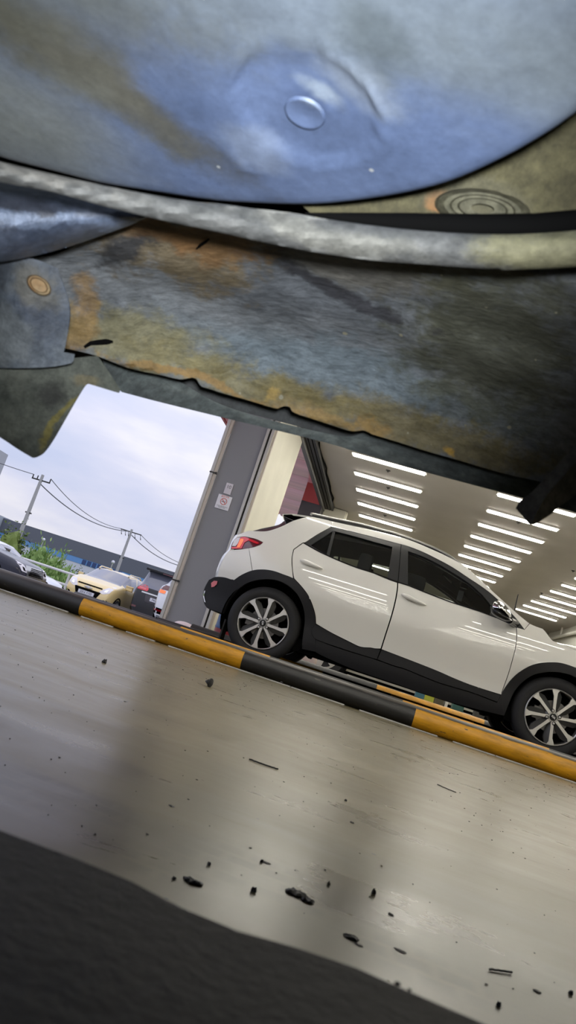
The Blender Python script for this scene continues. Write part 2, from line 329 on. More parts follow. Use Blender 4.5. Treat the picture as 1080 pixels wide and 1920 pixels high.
# door head tracks where the wall meets the ceiling
bm = bmesh.new(); add_box(bm, (XL-.06, .4, ZC-.18), (XL+.02, 19.0, ZC+.0)); struct('trim_8', bm, m_trackgrey)
bm = bmesh.new()
for k in range(3): add_box(bm, (XL+.03+.075*k, .4, ZC-.11), (XL+.085+.075*k, 19.3, ZC-.005))
struct('trim_9', bm, m_trackdark)
bm = bmesh.new(); add_box(bm, (XL, 19.0, ZC-.30), (XL+.55, 19.35, ZC-.02)); add_box(bm, (XL+.55, 19.05, ZC-.30), (XL+.58, 19.32, ZC-.02)); struct('trim_10', bm, m_cream)
# canopy outside the left wall: panelled soffit with a thin edge
bm = bmesh.new()
y = 2.0
while y < 24.0:
    add_box(bm, (-4.47, y, 4.3), (XL-.5+.35, y+1.585, 4.42), 0, .004); y += 1.6
struct('trim_11', bm, m_soffit)
bm = bmesh.new(); add_box(bm, (-4.52, 2.0, 4.27), (-4.47, 24.0, 4.6)); struct('trim_12', bm, m_redpanel)
# pipe along the head of the right wall
bm = bmesh.new(); add_tube(bm, [(XR-.12, YB, ZC-.32), (XR-.12, YF, ZC-.32)], .06, 12)
for k in range(10): add_box(bm, (XR-.15, 4+2.7*k, ZC-.32), (XR-.10, 4.05+2.7*k, ZC))
struct('trim_13', bm, m_wall)

# corner post of the pier: two-tone square downpipe with couplings
t = empty('downpipe', (-3.2, 10.97, -.05)); tag(t, 'slim pale metal downpipe running up the outer corner of the grey pier', 'downpipe')
bm = bmesh.new(); add_box(bm, (-.045, -.035, 0), (.005, .03, 4.3), 0, .008); mk('pipe', bm, m_alu, t)
bm = bmesh.new(); add_box(bm, (.006, -.02, 0), (.045, .028, 4.3), 0, .004); o = mk('cover_strip', bm, m_beige, t); o['label'] = 'beige strip'
for z in (onY(405, 888, 10.97)[2], onY(335, 1090, 10.97)[2]):
    bm = bmesh.new(); add_box(bm, (-.052, -.042, z+.04), (.052, .035, z+.06), 0, .003); add_box(bm, (.04, -.05, z+.035), (.062, -.03, z+.065)); mk('coupling', bm, m_steel_dark, t)

# the signs on the pier
m_signwhite = mat('sign_white', (.72, .72, .78), .35)
m_signpink = mat('sign_pale_lilac', (.60, .57, .63), .35)
m_ink = mat('sign_ink_grey', (.12, .12, .14), .5)
m_inkred = mat('sign_red', (.55, .07, .05), .5)
def facing(x, z, y): return Matrix.Translation((x, y, z)) @ Matrix.Rotation(math.pi/2, 4, 'X')
p = onY(428.5, 916.5, 10.99); t = empty('number_plate_sign', p); tag(t, 'small pale number sign reading 10 on the grey pier', 'sign')
bm = bmesh.new(); add_box(bm, (-.055, -.006, -.085), (.055, .006, .085), 0, .004); mk('plate', bm, m_signpink, t)
text_mesh('digits', '10', .075, m_ink, t, facing(.0, .025, -.0075))
p = onY(419, 942, 10.99); t = empty('no_smoking_sign', p); tag(t, 'square white no smoking sign with red circle below the number sign', 'sign')
bm = bmesh.new(); add_box(bm, (-.108, -.005, -.108), (.108, .005, .108), 0, .003); mk('plate', bm, m_signwhite, t)
bm = bmesh.new(); add_lathe(bm, [(.043, -.0055), (.052, -.0055), (.052, -.0075), (.043, -.0075)], 'Y', 40, centre=(0, 0, .012), closed=True)
b2 = bmesh.new(); add_box(b2, (-.045, -.0078, -.0045), (.045, -.0056, .0045)); merge(bm, b2, 0, Matrix.Translation((0, 0, .012)) @ Matrix.Rotation(math.radians(45), 4, 'Y'))
o = mk('prohibition_ring', bm, m_inkred, t); o['label'] = 'red prohibition ring'
bm = bmesh.new(); add_box(bm, (-.034, -.007, .004), (.024, -.0055, .014)); add_box(bm, (.027, -.007, .004), (.034, -.0055, .014))
add_tube(bm, [(.03, -.0062, .02), (.024, -.0062, .028), (.032, -.0062, .036)], .002, 6); mk('cigarette_symbol', bm, m_ink, t)
text_mesh('lettering', '금연구역', .034, m_inkred, t, facing(0, .086, -.0065))
text_mesh('lettering', '이 곳은 금연구역 입니다', .017, m_ink, t, facing(0, -.066, -.0065))
text_mesh('lettering', '흡연을 삼가 주세요', .013, m_ink, t, facing(0, -.086, -.0065))

# ------------------------------------------------------------------ ceiling lights
m_tube = mat('led_diffuser', (.9, .9, .9), .4, emit=(1.0, .955, .845), estr=TUBE_STRENGTH)
m_housing = mat('lamp_housing', (.55, .53, .50), .5)
LX = [-1.57+2.68*k for k in range(3)]; LY = [13.56+1.33*k for k in range(-18, 11)]
first = None
ords = ['nearest', 'second', 'third', 'fourth', 'fifth', 'sixth', 'seventh', 'eighth', 'ninth', 'tenth', 'eleventh', 'twelfth', 'thirteenth', 'fourteenth', 'fifteenth', 'sixteenth', 'seventeenth', 'last']
rown = ['left', 'middle', 'right']
def ceiling_light(x, y, lab):
    global first
    if first is None:
        t = empty('ceiling_light'); first = t
        bm = bmesh.new(); add_box(bm, (-.03, -.095, -.035), (1.38, .095, 0), 0, .006); mk('housing', bm, m_housing, t)
        bm = bmesh.new(); add_box(bm, (0, -.08, -.055), (1.35, .08, -.034), 0, .012); mk('diffuser', bm, m_tube, t)
    else: t = copy_tree(first)
    t.location = (x, y, ZC)
    tag(t, lab, 'ceiling light', 'long white ceiling lights')
VIS = {0: range(18, 23), 1: range(18, 26), 2: range(23, 29)}
for c in range(3):
    vis = list(VIS[c])
    for k, y in enumerate(LY):
        if k in vis: lab = 'lit white strip light on the ceiling, %s from the camera in the %s row' % (ords[vis.index(k)], rown[c])
        else: lab = 'lit white strip light on the ceiling over the lift bays, out of view'
        if k in (11, 12): continue                      # no lamps over the car's own lift
        ceiling_light(LX[c], y, lab)

m_spr = mat('dark_sprinkler', (.03, .028, .025), .5)
for i, (u, v, lab) in enumerate([(728, 882, 'between the two nearest left row lights'), (728, 914, 'beside the second left row light'), (722, 966, 'past the fourth left row light'), (972, 979, 'between the nearest middle row lights'), (1016, 1112, 'beside the near end of the right row'), (1075, 1070, 'at the right edge of the picture')]):
    p = onZ(u, v, ZC); bm = bmesh.new()
    add_lathe(bm, [(.045, 0), (.045, -.010), (.016, -.014), (.014, -.028), (.022, -.030), (.022, -.034), (.004, -.036)], 'Z', 20)
    o = mk('sprinkler_head', bm, m_spr); o.location = (p[0], p[1], ZC); tag(o, 'small dark sprinkler head on the ceiling ' + lab, 'sprinkler', 'ceiling sprinkler heads')
bm = bmesh.new(); pts = []
for (u, v) in [(598, 830), (599, 842), (604, 858), (610, 872), (612, 878), (612, 888), (616, 900), (619, 912), (620, 922), (625, 934), (623, 942)]:
    p = onZ(u, v, ZC-.02); pts.append((p[0], p[1], ZC-.02))
add_tube(bm, pts, .017, 8); o = mk('ceiling_cable', bm, m_dark); tag(o, 'loose black cable snaking along the ceiling beside the door track', 'cable')

# ------------------------------------------------------------------ guard pipes of the lift bay
def pipe_mat(name, c1, wear):
    m = bpy.data.materials.new(name); m.use_nodes = True; t = m.node_tree; b = t.nodes['Principled BSDF']; L = t.links.new
    tcn = t.nodes.new('ShaderNodeTexCoord'); sx = t.nodes.new('ShaderNodeSeparateXYZ'); L(tcn.outputs['Object'], sx.inputs[0])
    mp1 = t.nodes.new('ShaderNodeMapping'); mp1.inputs['Scale'].default_value = (1.2, 6, 6); L(tcn.outputs['Object'], mp1.inputs[0])
    n = t.nodes.new('ShaderNodeTexNoise'); n.inputs['Scale'].default_value = 5; n.inputs['Detail'].default_value = 8; n.inputs['Roughness'].default_value = .7; L(mp1.outputs[0], n.inputs['Vector'])
    # paint scraped off along the crown by passing tyres, plus scattered chips
    a = t.nodes.new('ShaderNodeMath'); a.operation = 'MULTIPLY_ADD'; a.inputs[1].default_value = .030; L(n.outputs['Fac'], a.inputs[0]); L(sx.outputs['Z'], a.inputs[2])
    r = t.nodes.new('ShaderNodeMapRange'); r.inputs['From Min'].default_value = wear+.012; r.inputs['From Max'].default_value = wear+.018; L(a.outputs[0], r.inputs[0])
    mp2 = t.nodes.new('ShaderNodeMapping'); mp2.inputs['Scale'].default_value = (5, 16, 16); L(tcn.outputs['Object'], mp2.inputs[0])
    n2 = t.nodes.new('ShaderNodeTexNoise'); n2.inputs['Scale'].default_value = 3; n2.inputs['Detail'].default_value = 6; L(mp2.outputs[0], n2.inputs['Vector'])
    r2 = t.nodes.new('ShaderNodeMapRange'); r2.inputs['From Min'].default_value = .665; r2.inputs['From Max'].default_value = .70; L(n2.outputs['Fac'], r2.inputs[0])
    mxm = t.nodes.new('ShaderNodeMath'); mxm.operation = 'MAXIMUM'; L(r.outputs[0], mxm.inputs[0]); L(r2.outputs[0], mxm.inputs[1])
    rp = t.nodes.new('ShaderNodeValToRGB'); rp.color_ramp.elements[0].position = .3; rp.color_ramp.elements[1].position = .6
    rp.color_ramp.elements[0].color = (*[x*.55 for x in c1], 1); rp.color_ramp.elements[1].color = (*c1, 1); L(n.outputs['Fac'], rp.inputs[0])
    mx = t.nodes.new('ShaderNodeMix'); mx.data_type = 'RGBA'; L(mxm.outputs[0], mx.inputs['Factor']); L(rp.outputs[0], mx.inputs['A']); mx.inputs['B'].default_value = (.05, .042, .035, 1)
    L(mx.outputs['Result'], b.inputs['Base Color']); b.inputs['Roughness'].default_value = .42
    bp = t.nodes.new('ShaderNodeBump'); bp.inputs['Strength'].default_value = .15; bp.inputs['Distance'].default_value = .01; L(n.outputs['Fac'], bp.inputs['Height']); L(bp.outputs[0], b.inputs['Normal'])
    return m
def guard_pipe(y, r, x0, x1, bands, label, wear, lift=0.0):
    t = empty('guard_pipe', (0, y, lift)); tag(t, label, 'guard rail', 'yellow and black guard pipes of the lift bay')
    my, mb = pipe_mat('worn_yellow_paint', (.60, .285, .006), wear), pipe_mat('worn_black_paint', (.013, .0125, .012), wear)
    cuts = sorted([(a, b, True) for a, b in bands]); x = x0; parts = []
    for a, b, _ in cuts:
        if a > x: parts.append((x, a, False))
        parts.append((max(a, x0), min(b, x1), True)); x = b
    if x < x1: parts.append((x, x1, False))
    for a, b, isy in parts:
        bm = bmesh.new(); n = max(2, int((b-a)/.1)); add_tube(bm, [(a+(b-a)*k/n, 0, r) for k in range(n+1)], r*(1.006 if isy else 1.0), 40)
        o = mk('yellow_section' if isy else 'black_section', bm, my if isy else mb, t, sharp=60); o['label'] = 'yellow painted section' if isy else 'black painted section'
YP = 4.75
xs = [onY(155, 1142, YP)[0], onY(457, 1237, YP)[0], onY(775, 1345, YP)[0]]
guard_pipe(YP, .064, -3.4, 4.6, [(xs[0], xs[1]), (xs[2], xs[2]+1.15), (xs[2]+2.2, xs[2]+3.3)], 'thick yellow and black pipe along the floor, nearest the camera', .112)
guard_pipe(5.85, .062, -2.45, 4.6, [(-1.54, -.81), (.22, 1.285), (2.3, 3.3)], 'second yellow and black pipe, just in front of the car tyres', .130)
guard_pipe(8.08, .060, -2.4, 4.6, [(-1.3, -.55), (onY(734, 1299, 8.08)[0], onY(888, 1353, 8.08)[0])], 'third yellow and black pipe, seen under the car', .150)
guard_pipe(9.6, .08, -2.4, 4.6, [(onY(708, 1283, 9.6)[0], onY(908, 1350, 9.6)[0])], 'farthest yellow and black pipe, seen as a thin line under the car', .190)
# broken pale sealant along the foot of the front pipe
bm = bmesh.new(); x = -3.0
while x < 3.2:
    l = random.uniform(.15, .9); add_box(bm, (x, YP-.105, 0), (x+l, YP-.085, .007), 0, .002); x += l+random.choice([.004, .01, .09])
struct('trim_14', bm, mat('pale_sealant', (.40, .39, .37), .6, noise=.3))
# lift runways the white car stands on
ZR = .034
for (y0, y1, lab) in [(6.35, 7.45, 'dark steel lift runway under the near wheels of the white car'), (8.23, 9.4, 'dark steel lift runway under the far wheels of the white car')]:
    t = empty('lift_runway', (0, (y0+y1)/2, 0)); tag(t, lab, 'lift runway', 'lift runways')
    w = (y1-y0)/2
    bm = bmesh.new(); add_box(bm, (-2.3, -w, .004), (4.4, w, ZR), 0, .004); mk('deck', bm, m_steel_dark, t)
    for s in (-1, 1):
        bm = bmesh.new(); add_box(bm, (-2.3, s*w-.02, .0), (4.4, s*w+.02, ZR+.02), 0, .004); mk('edge_strip', bm, m_steel_dark, t)

# ------------------------------------------------------------------ the white car
Y0, YH = 6.81, 6.8366; YC = Y0+.88
def adopt(o, root):
    o.parent = root; o.matrix_parent_inverse = Matrix.Translation(root.location).inverted(); return o
_zt = np.arange(-.2, 1.9, .002)
_wk = np.interp(_zt, [.15, .25, .35, .43, .52, .62, .70, .80, .92, 1.0, 1.1, 1.25, 1.38, 1.45, 1.55], [.09, .055, .048, .050, .034, .012, .0, .008, .036, .068, .118, .195, .270, .325, .46])
_k = np.exp(-.5*(np.arange(-60, 61)*.002/.030)**2); _k /= _k.sum()
_wk = np.convolve(np.pad(_wk, 60, mode='edge'), _k, 'valid')
def W(x, z):
    w = float(np.interp(z-ZR, _zt, _wk))
    t = max(0.0, -1.05-x); w += .42*t*t
    t = max(0.0, x-1.75); w += .62*t*t
    return w
def cs(u, v, out=0.0):
    Y = Y0+.03
    for _ in range(6):
        p = onY(u, v, Y); Y = Y0+W(p[0], p[2])-out
    return (p[0], p[2])
def CSL(pts, out=0.0): return [cs(u, v, out) for u, v in pts]
def smooth_poly(poly, corner=30, sub=4, closed=True):
    P = [np.array(p, float) for p in poly]; n = len(P); out = []
    def iscorner(i):
        if not closed and i in (0, n-1): return True
        a = P[i]-P[i-1]; b = P[(i+1) % n]-P[i]
        c = np.dot(a, b)/(np.linalg.norm(a)*np.linalg.norm(b)+1e-12)
        return math.degrees(math.acos(max(-1, min(1, c)))) > corner
    ck = [iscorner(i) for i in range(n)]
    for i in range(n if closed else n-1):
        p1, p2 = P[i], P[(i+1) % n]
        p0 = P[i-1] if not ck[i] else 2*p1-p2
        p3 = P[(i+2) % n] if not ck[(i+1) % n] else 2*p2-p1
        if ck[i] and ck[(i+1) % n]: out.append(p1); continue
        for k in range(sub):
            t = k/sub
            out.append(.5*((2*p1)+(-p0+p2)*t+(2*p0-5*p1+4*p2-p3)*t*t+(-p0+3*p1-3*p2+p3)*t**3))
    if not closed: out.append(P[-1])
    return [tuple(p) for p in out]
def inset(poly, g):
    P = [np.array(p, float) for p in poly]; n = len(P)
    A = sum(P[i][0]*P[(i+1) % n][1]-P[(i+1) % n][0]*P[i][1] for i in range(n)); sg = 1 if A > 0 else -1; out = []
    for i in range(n):
        a = P[i]-P[i-1]; b = P[(i+1) % n]-P[i]
        a /= np.linalg.norm(a)+1e-12; b /= np.linalg.norm(b)+1e-12
        na = np.array([-a[1], a[0]])*sg; nb = np.array([-b[1], b[0]])*sg; m = na+nb; l = np.linalg.norm(m)
        if l < .3: m = na; s = 1
        else: m /= l; s = min(2.0, 1/max(.35, np.dot(m, na)))
        out.append(tuple(P[i]+m*g*s))
    return out
def gridface(poly, step, xz=True):
    b = bmesh.new(); vs = [b.verts.new((p[0], 0, p[1])) for p in poly]; b.faces.new(vs)
    xs_ = [p[0] for p in poly]; zs_ = [p[1] for p in poly]
    for lo, hi, no in ((min(xs_), max(xs_), (1, 0, 0)), (min(zs_), max(zs_), (0, 0, 1))):
        n = int((hi-lo)/step)
        for k in range(1, n+1):
            a = lo+(hi-lo)*k/(n+1)
            bmesh.ops.bisect_plane(b, geom=list(b.verts)+list(b.edges)+list(b.faces), dist=1e-7, plane_co=(a*no[0], 0, a*no[2]), plane_no=no)
    return b
def thicken(b, back, mi_back=0, mi_rim=0):
    # gives an open sheet a back (from the function back(co)) and a rim, so that it is a solid panel
    front = list(b.faces); vm = {v: b.verts.new(back(v.co)) for v in list(b.verts)}
    bound = [e_ for e_ in b.edges if len(e_.link_faces) == 1]
    for f in front:
        nf = b.faces.new([vm[v] for v in reversed(f.verts)]); nf.material_index = mi_back
    for e_ in bound:
        v1, v2 = e_.verts
        try: nf = b.faces.new([v1, v2, vm[v2], vm[v1]]); nf.material_index = mi_rim
        except ValueError: pass
def panel(name, poly, m, root, out=0.0, gap=.003, th=.03, step=.035, sides=(1, -1), sub=None, label=None, inner=None, smoothc=30):
    poly = smooth_poly(poly, smoothc)
    if gap: poly = inset(poly, gap)
    res = []
    for s in sides:
        b = gridface(poly, step)
        def fy(x, z, o): 
            y = Y0+W(x, z)-o; return y if s == 1 else 2*YC-y
        for v in b.verts: v.co.y = fy(v.co.x, v.co.z, out)
        thicken(b, lambda co: Vector((co.x, fy(co.x, co.z, out-th), co.z)), 1, 0)
        o = mk(name, b, [m, inner or m_headliner])
        if label: o['label'] = label
        if sub is not None: o.parent = sub if not isinstance(sub, list) else sub[0 if s == 1 else 1]
        else: adopt(o, root)
        res.append(o)
    return res
car = empty('compact_suv', (.19, YC, ZR)); tag(car, 'white compact crossover with black cladding standing on the lift, side on', 'car')
HR = onY(493, 1168, YH); HF = onY(1037, 1345, YH); HZ = (HR[2]+HF[2])/2
def arc(c, r, a0, a1, n): return [(c[0]+r*math.cos(math.radians(a0+(a1-a0)*k/n)), HZ+r*math.sin(math.radians(a0+(a1-a0)*k/n))) for k in range(n+1)]

# rear quarter and bumper
panel('rear_bumper', CSL([(408.3, 1082), (410.8, 1070), (415.8, 1055), (423.3, 1040), (432, 1031.5), (442, 1030.7), (453.3, 1029.7), (466.5, 1027.7), (469, 1045), (472.8, 1069.7), (453.3, 1078.3), (439, 1088), (433, 1086.5), (421, 1082.8)]), m_white, car, gap=.001)
quarter = CSL([(466.5, 1027.7), (477, 1025.5), (488.3, 1021.7), (493.3, 1016.7), (480, 1010.8), (469, 1008), (458, 1005.8), (444.2, 1007.5), (447, 1002.5), (453.3, 999.8), (466.7, 995.2), (480, 995.8), (496.7, 996), (510, 993.4), (530, 986), (551, 976), (580, 969), (597, 971.5), (622, 977), (620.5, 988), (595, 1002), (573, 1016.3), (567.5, 1017.5), (556, 1025.5), (550, 1030), (547, 1043.3), (546.7, 1056.7), (548.3, 1073.3), (549.7, 1084), (546.7, 1083), (530, 1076.5), (513.3, 1070.8), (493.3, 1068), (473.3, 1069.6), (469.5, 1045)])
panel('quarter_panel', quarter, m_white, car, gap=.001)
lamps = panel('tail_lamp', CSL([(432.5, 1029.5), (434, 1022), (438.3, 1013.3), (444.2, 1008), (458, 1006.2), (469, 1008.3), (480, 1011.2), (493, 1016.9), (488, 1021.3), (473.3, 1026.2), (453.3, 1029.3)]), m_darkred, car, out=.004, gap=.001, step=.02)
panel('lamp_strip', CSL([(447, 1009), (458, 1007), (470, 1011), (484, 1017), (486, 1019), (480, 1019.5), (466, 1013.5), (459, 1017), (453, 1029), (435, 1029.2), (434, 1026), (444, 1025)]), m_red, car, out=.010, gap=0, th=.008, step=.03, sub=lamps, label='bright red light strip')
panel('turn_lens', CSL([(451, 1010.5), (457, 1010.5), (456, 1016), (450, 1026.5), (444, 1027), (447, 1021)]), m_amber, car, out=.013, gap=0, th=.008, step=.03, sub=lamps, label='amber turn signal lens')
panel('clear_lens', CSL([(435.5, 1024), (439, 1014), (445, 1008.6), (451, 1008), (447, 1018), (442, 1024.5)]), m_lens, car, out=.013, gap=0, th=.008, step=.03, sub=lamps, label='clear whitish lens')
bc = panel('bumper_cladding', CSL([(404.6, 1082), (392.4, 1087.5), (385.3, 1100.7), (382.2, 1113), (383, 1127), (386.3, 1135.4), (392.4, 1141.5), (410.7, 1147.6), (419, 1151.5), (421, 1147.6), (429, 1129.3), (443.3, 1109), (452, 1101), (439, 1088), (433, 1086.5), (421, 1082.8)]), m_black_plastic, car, out=.010, gap=.0, th=.05)
panel('bumper_reflector', CSL([(396.5, 1093.5), (402, 1089.2), (408.5, 1090), (407, 1096), (402, 1100.5), (397, 1101.5)]), m_reflector, car, out=.018, gap=0, th=.012, step=.02, sub=bc, label='pinkish red reflector')
panel('bumper_chrome_strip', CSL([(383.8, 1108), (385.8, 1108), (383.5, 1118), (386, 1130), (384, 1128.5), (381, 1116)]), m_chrome, car, out=.016, gap=0, th=.012, step=.03, sub=bc, label='chrome strip')
# wheel arch cladding
rear_outer = CSL([(439, 1088), (453.3, 1078.3), (473.3, 1070), (493.3, 1068), (513.3, 1070.8), (530, 1076.7), (549.5, 1084.6), (564.4, 1100), (576.7, 1116.3), (584.8, 1134.6), (590, 1153), (591.3, 1169.8), (584.8, 1180), (585.5, 1190), (591.5, 1199), (592, 1222)])
rear_inner = CSL([(566.5, 1217), (567.2, 1200), (571.7, 1166), (569.6, 1141.5), (561.5, 1121), (549.3, 1104.8), (529, 1091.6), (508.5, 1086.5), (484, 1087.5), (463.7, 1093.6), (452.5, 1101)])
panel('wheel_arch_cladding', rear_outer+rear_inner, m_black_plastic, car, out=.014, gap=0, th=.05)
fo = CSL([(939.3, 1303), (946.7, 1290), (957.8, 1275), (972.6, 1261.3), (991, 1250), (1009.6, 1244), (1032, 1242), (1054, 1243.7), (1079, 1252)])
fi = CSL([(944.8, 1341.5), (954, 1317.8), (963.3, 1297.4), (978, 1279.8), (998.5, 1266), (1020.7, 1260.7), (1043, 1260), (1065, 1264), (1079, 1270)])
rr_o = np.hypot(fo[-1][0]-HF[0], fo[-1][1]-HZ); rr_i = np.hypot(fi[-1][0]-HF[0], fi[-1][1]-HZ)
a_o = math.degrees(math.atan2(fo[-1][1]-HZ, fo[-1][0]-HF[0])); a_i = math.degrees(math.atan2(fi[-1][1]-HZ, fi[-1][0]-HF[0]))
fo2 = fo+arc(HF, rr_o, a_o-8, -22, 10); fi2 = fi+arc(HF, rr_i, a_i-8, -22, 10)
panel('wheel_arch_cladding', fo2+fi2[::-1], m_black_plastic, car, out=.014, gap=0, th=.05)
# doors
front_edge = [(968.4, 1177.8), (969, 1197.8), (966.7, 1215.6), (961, 1237.8), (953.3, 1264.4), (941, 1299), (939.6, 1303.2)]
mid_edge = [(745.9, 1092), (745, 1106.7), (740.8, 1130), (733.3, 1158.3), (723.3, 1189.6), (714.5, 1217.5)]
belt_r = [(568.3, 1017.3), (590, 1029.6), (611.7, 1040.6), (640, 1053), (670, 1064.7), (696.7, 1073), (725, 1084.6), (745.9, 1092)]
belt_f = [(745.9, 1092), (766.7, 1098), (793.3, 1108.7), (816.7, 1118), (843.3, 1128), (866.7, 1135.5), (900, 1146.5), (929, 1157.5), (968.4, 1175.5)]
rl = [(703, 1217), (694.8, 1215.5), (680.6, 1214.7), (670.4, 1212), (650, 1201.9), (621.5, 1187.6), (591.3, 1170)]
door_r = CSL(belt_r+mid_edge[1:]+rl+[(590, 1153), (584.8, 1134.6), (576.7, 1116.3), (564.4, 1100), (550.5, 1085), (548.3, 1073.3), (546.9, 1056.7), (547.2, 1043.3), (550.2, 1030.3), (556, 1026)])
fl = [(913, 1295), (882.6, 1284.9), (854, 1273.7), (821.5, 1259.4), (791, 1247.2), (760, 1235.2), (731.5, 1224.3), (714.5, 1217.8)]
door_f = CSL(belt_f+front_edge[1:]+fl+mid_edge[::-1][1:-1])
dr = panel('rear_door', door_r, m_white, car, gap=.0065); df = panel('front_door', door_f, m_white, car, gap=.0045)
panel('door_cladding', CSL([(591.3, 1170.3), (621.5, 1187.6), (650, 1201.9), (670.4, 1212), (680.6, 1214.7), (694.8, 1215.5), (703, 1217), (713.5, 1218), (706.5, 1236), (703, 1235.3), (662, 1223), (621.5, 1209.6), (600, 1202), (591, 1197.5), (586, 1190), (584.8, 1180.5)]), m_black_plastic, car, out=.022, gap=.001, th=.05, sub=dr, label='black lower door cladding')
panel('door_cladding', CSL([(715.3, 1218.5)]+fl[::-1][1:]+[(938.8, 1303.6), (931.5, 1316), (882.6, 1297.6), (821.5, 1279.3), (760, 1254.4), (740, 1248.6), (707.5, 1236.6)]), m_black_plastic, car, out=.022, gap=.001, th=.05, sub=df, label='black lower door cladding')
panel('side_sill', CSL([(592, 1199), (621.5, 1211), (662, 1224.3), (703, 1236.7), (740, 1250), (760, 1255.8), (821.5, 1280.7), (882.6, 1299), (931.5, 1317.5), (939.3, 1303.2), (950, 1322), (944.8, 1342), (883, 1327), (821.5, 1309.5), (740, 1281.5), (662, 1254.8), (607, 1231), (592, 1223)]), m_black_plastic, car, out=.012, gap=.0005, th=.05, smoothc=15)
me_ = mid_edge+[(706, 1237)]
panel('door_jamb', CSL([(u-5, v-1) for u, v in me_]+[(u+5, v+1) for u, v in me_[::-1]]), m_dark, car, out=-.012, gap=0, th=.02, inner=m_dark)
# front fender, nose, bonnet
def xz(u, v): return cs(u, v)
NX = HF[0]+.84
hood_near = CSL([(1021, 1182), (1035.6, 1201), (1053.3, 1208.9), (1079, 1218.5)]); hx, hz = hood_near[-1]
hood_near += [(hx+.22, hz-.045), (hx+.45, hz-.105), (hx+.58, hz-.16)]
top_edge = CSL([(983.5, 1180.5), (993.3, 1169.3), (1005, 1174.5), (1017.8, 1179)])
fend = CSL([(968.9, 1176.5)])+top_edge+hood_near[1:-1]+[(hx+.43, .62), (HF[0]+rr_o*math.cos(math.radians(18)), HZ+rr_o*math.sin(math.radians(18)))]+fo2[::-1][4:]+CSL(front_edge[::-1][1:-1])
panel('front_fender', fend, m_white, car, gap=.0015, smoothc=25)
hl = [(hx+.43, hz-.11), (hx+.58, hz-.165), (NX-.05, .66), (hx+.43, .62)]
panel('headlamp', hl, m_lens, car, gap=.002, label='clear headlamp')
panel('front_bumper', [(HF[0]+rr_o*math.cos(math.radians(18)), HZ+rr_o*math.sin(math.radians(18))), (hx+.43, .62), (NX-.05, .66), (NX, .5), (NX-.02, .3), (NX-.12, .22), (HF[0]+rr_o*math.cos(math.radians(-20)), .22)]+arc(HF, rr_o, -18, 16, 5), m_white, car, gap=.001)
def cross(name, curve, m, bx=0.0, bz=0.0, out=0.0, th=.02, n=18, yin=0.0, label=None, p=2.0, ramp=0.0):
    curve = smooth_poly(curve, 40, 4, closed=False)
    bm = bmesh.new(); rows = []
    for x, z in curve:
        yn = Y0+W(x, z)-out+yin; hw = YC-yn; rk = min(1, .12+(x-curve[0][0])/ramp) if ramp else 1
        rows.append([(x+bx*(1-abs(s)**p), YC+s*hw, z+bz*rk*(1-abs(s)**p)) for s in np.linspace(-1, 1, n+1)])
    add_grid(bm, rows); cen = Vector((.2, YC, .75))
    thicken(bm, lambda co: co+(cen-co).normalized()*th, 1, 0)
    o = mk(name, bm, [m, m_headliner]); adopt(o, car)
    if label: o['label'] = label
    return o
roof_curve = CSL([(546.7, 964), (580, 968.5), (597, 971.5), (635, 980.3), (687, 991.5), (730, 1001.5), (767, 1012.3), (808, 1029.3), (832, 1040)])
cross('roof', roof_curve, m_white, 0, .045)
cross('windscreen', CSL([(832, 1040), (843, 1045.5), (869, 1060.5), (893.3, 1080.5), (924.4, 1109.5), (951, 1133.5), (975, 1155), (993, 1169)]), m_glass, .10, .03, th=.006)
cross('bonnet', hood_near, m_white, .06, .10, p=4, ramp=.45)
cross('grille', [(hx+.585, hz-.165), (NX-.03, .62), (NX+.01, .45), (NX-.02, .30), (NX-.12, .22)], m_gloss_black, .16, 0, th=.03)
# upper side: white roof rail panel, black window frames, glass
roofside_top = [(597, 971.5), (635, 980.3), (687, 991.5), (730, 1001.5), (767, 1012.3), (808, 1029.3), (843, 1045.5), (869, 1060.5), (893.3, 1080.5), (924.4, 1109.5), (951, 1133.5), (973.3, 1153.5), (992.5, 1169)]
dlo_top = [(983.5, 1180), (964.4, 1155.6), (946.7, 1137.8), (929, 1120), (906.7, 1102.2), (880, 1084.5), (850, 1064.5), (820, 1048), (793.3, 1035), (765, 1024), (740, 1017.3), (700, 1006.7), (673.3, 1000), (633.3, 990), (621, 987.8)]
panel('roof_side', CSL(roofside_top+dlo_top+[(622, 977)]), m_white, car, gap=.0005, smoothc=40)
frame_out = [(700, 1006.9), (740, 1017.5), (765, 1024.2), (793.3, 1035.2), (820, 1048.3), (850, 1064.8), (880, 1084.8), (906.7, 1102.5), (929, 1120.3), (946.7, 1138), (964.4, 1155.8), (983, 1180)]
# rear door frame: quarter corner, top bar, divider; centre post; front frame with mirror triangle
panel('window_frame', CSL([(569, 1017.2), (573, 1016.7), (595, 1002.5), (620.5, 988.3), (633.3, 990.2), (673.3, 1000.2), (700, 1006.9), (740, 1017.5), (740, 1026.3), (700, 1015.5), (660, 1004), (628, 996), (621.7, 997), (600, 1010.5), (582.5, 1022), (590, 1027), (611.5, 1039.5), (611.5, 1040.8), (590, 1029.8)]), m_frame_black, car, out=-.004, gap=0, th=.035, smoothc=20)
panel('window_divider', CSL([(623.5, 996.5), (628.5, 996.5), (617, 1041.8), (612, 1040)]), m_frame_black, car, out=-.008, gap=0, th=.02)
panel('centre_pillar', CSL([(737, 1016.6), (752, 1020.3), (751.2, 1030), (746, 1091.3), (726, 1084.2), (731, 1055)]), m_frame_black, car, out=-.001, gap=.001, th=.04)
panel('centre_pillar', CSL([(752.6, 1020.5), (766, 1024.4), (765.3, 1040), (764.8, 1098), (746.8, 1091.6), (751.8, 1030)]), m_frame_black, car, out=-.001, gap=.001, th=.04)
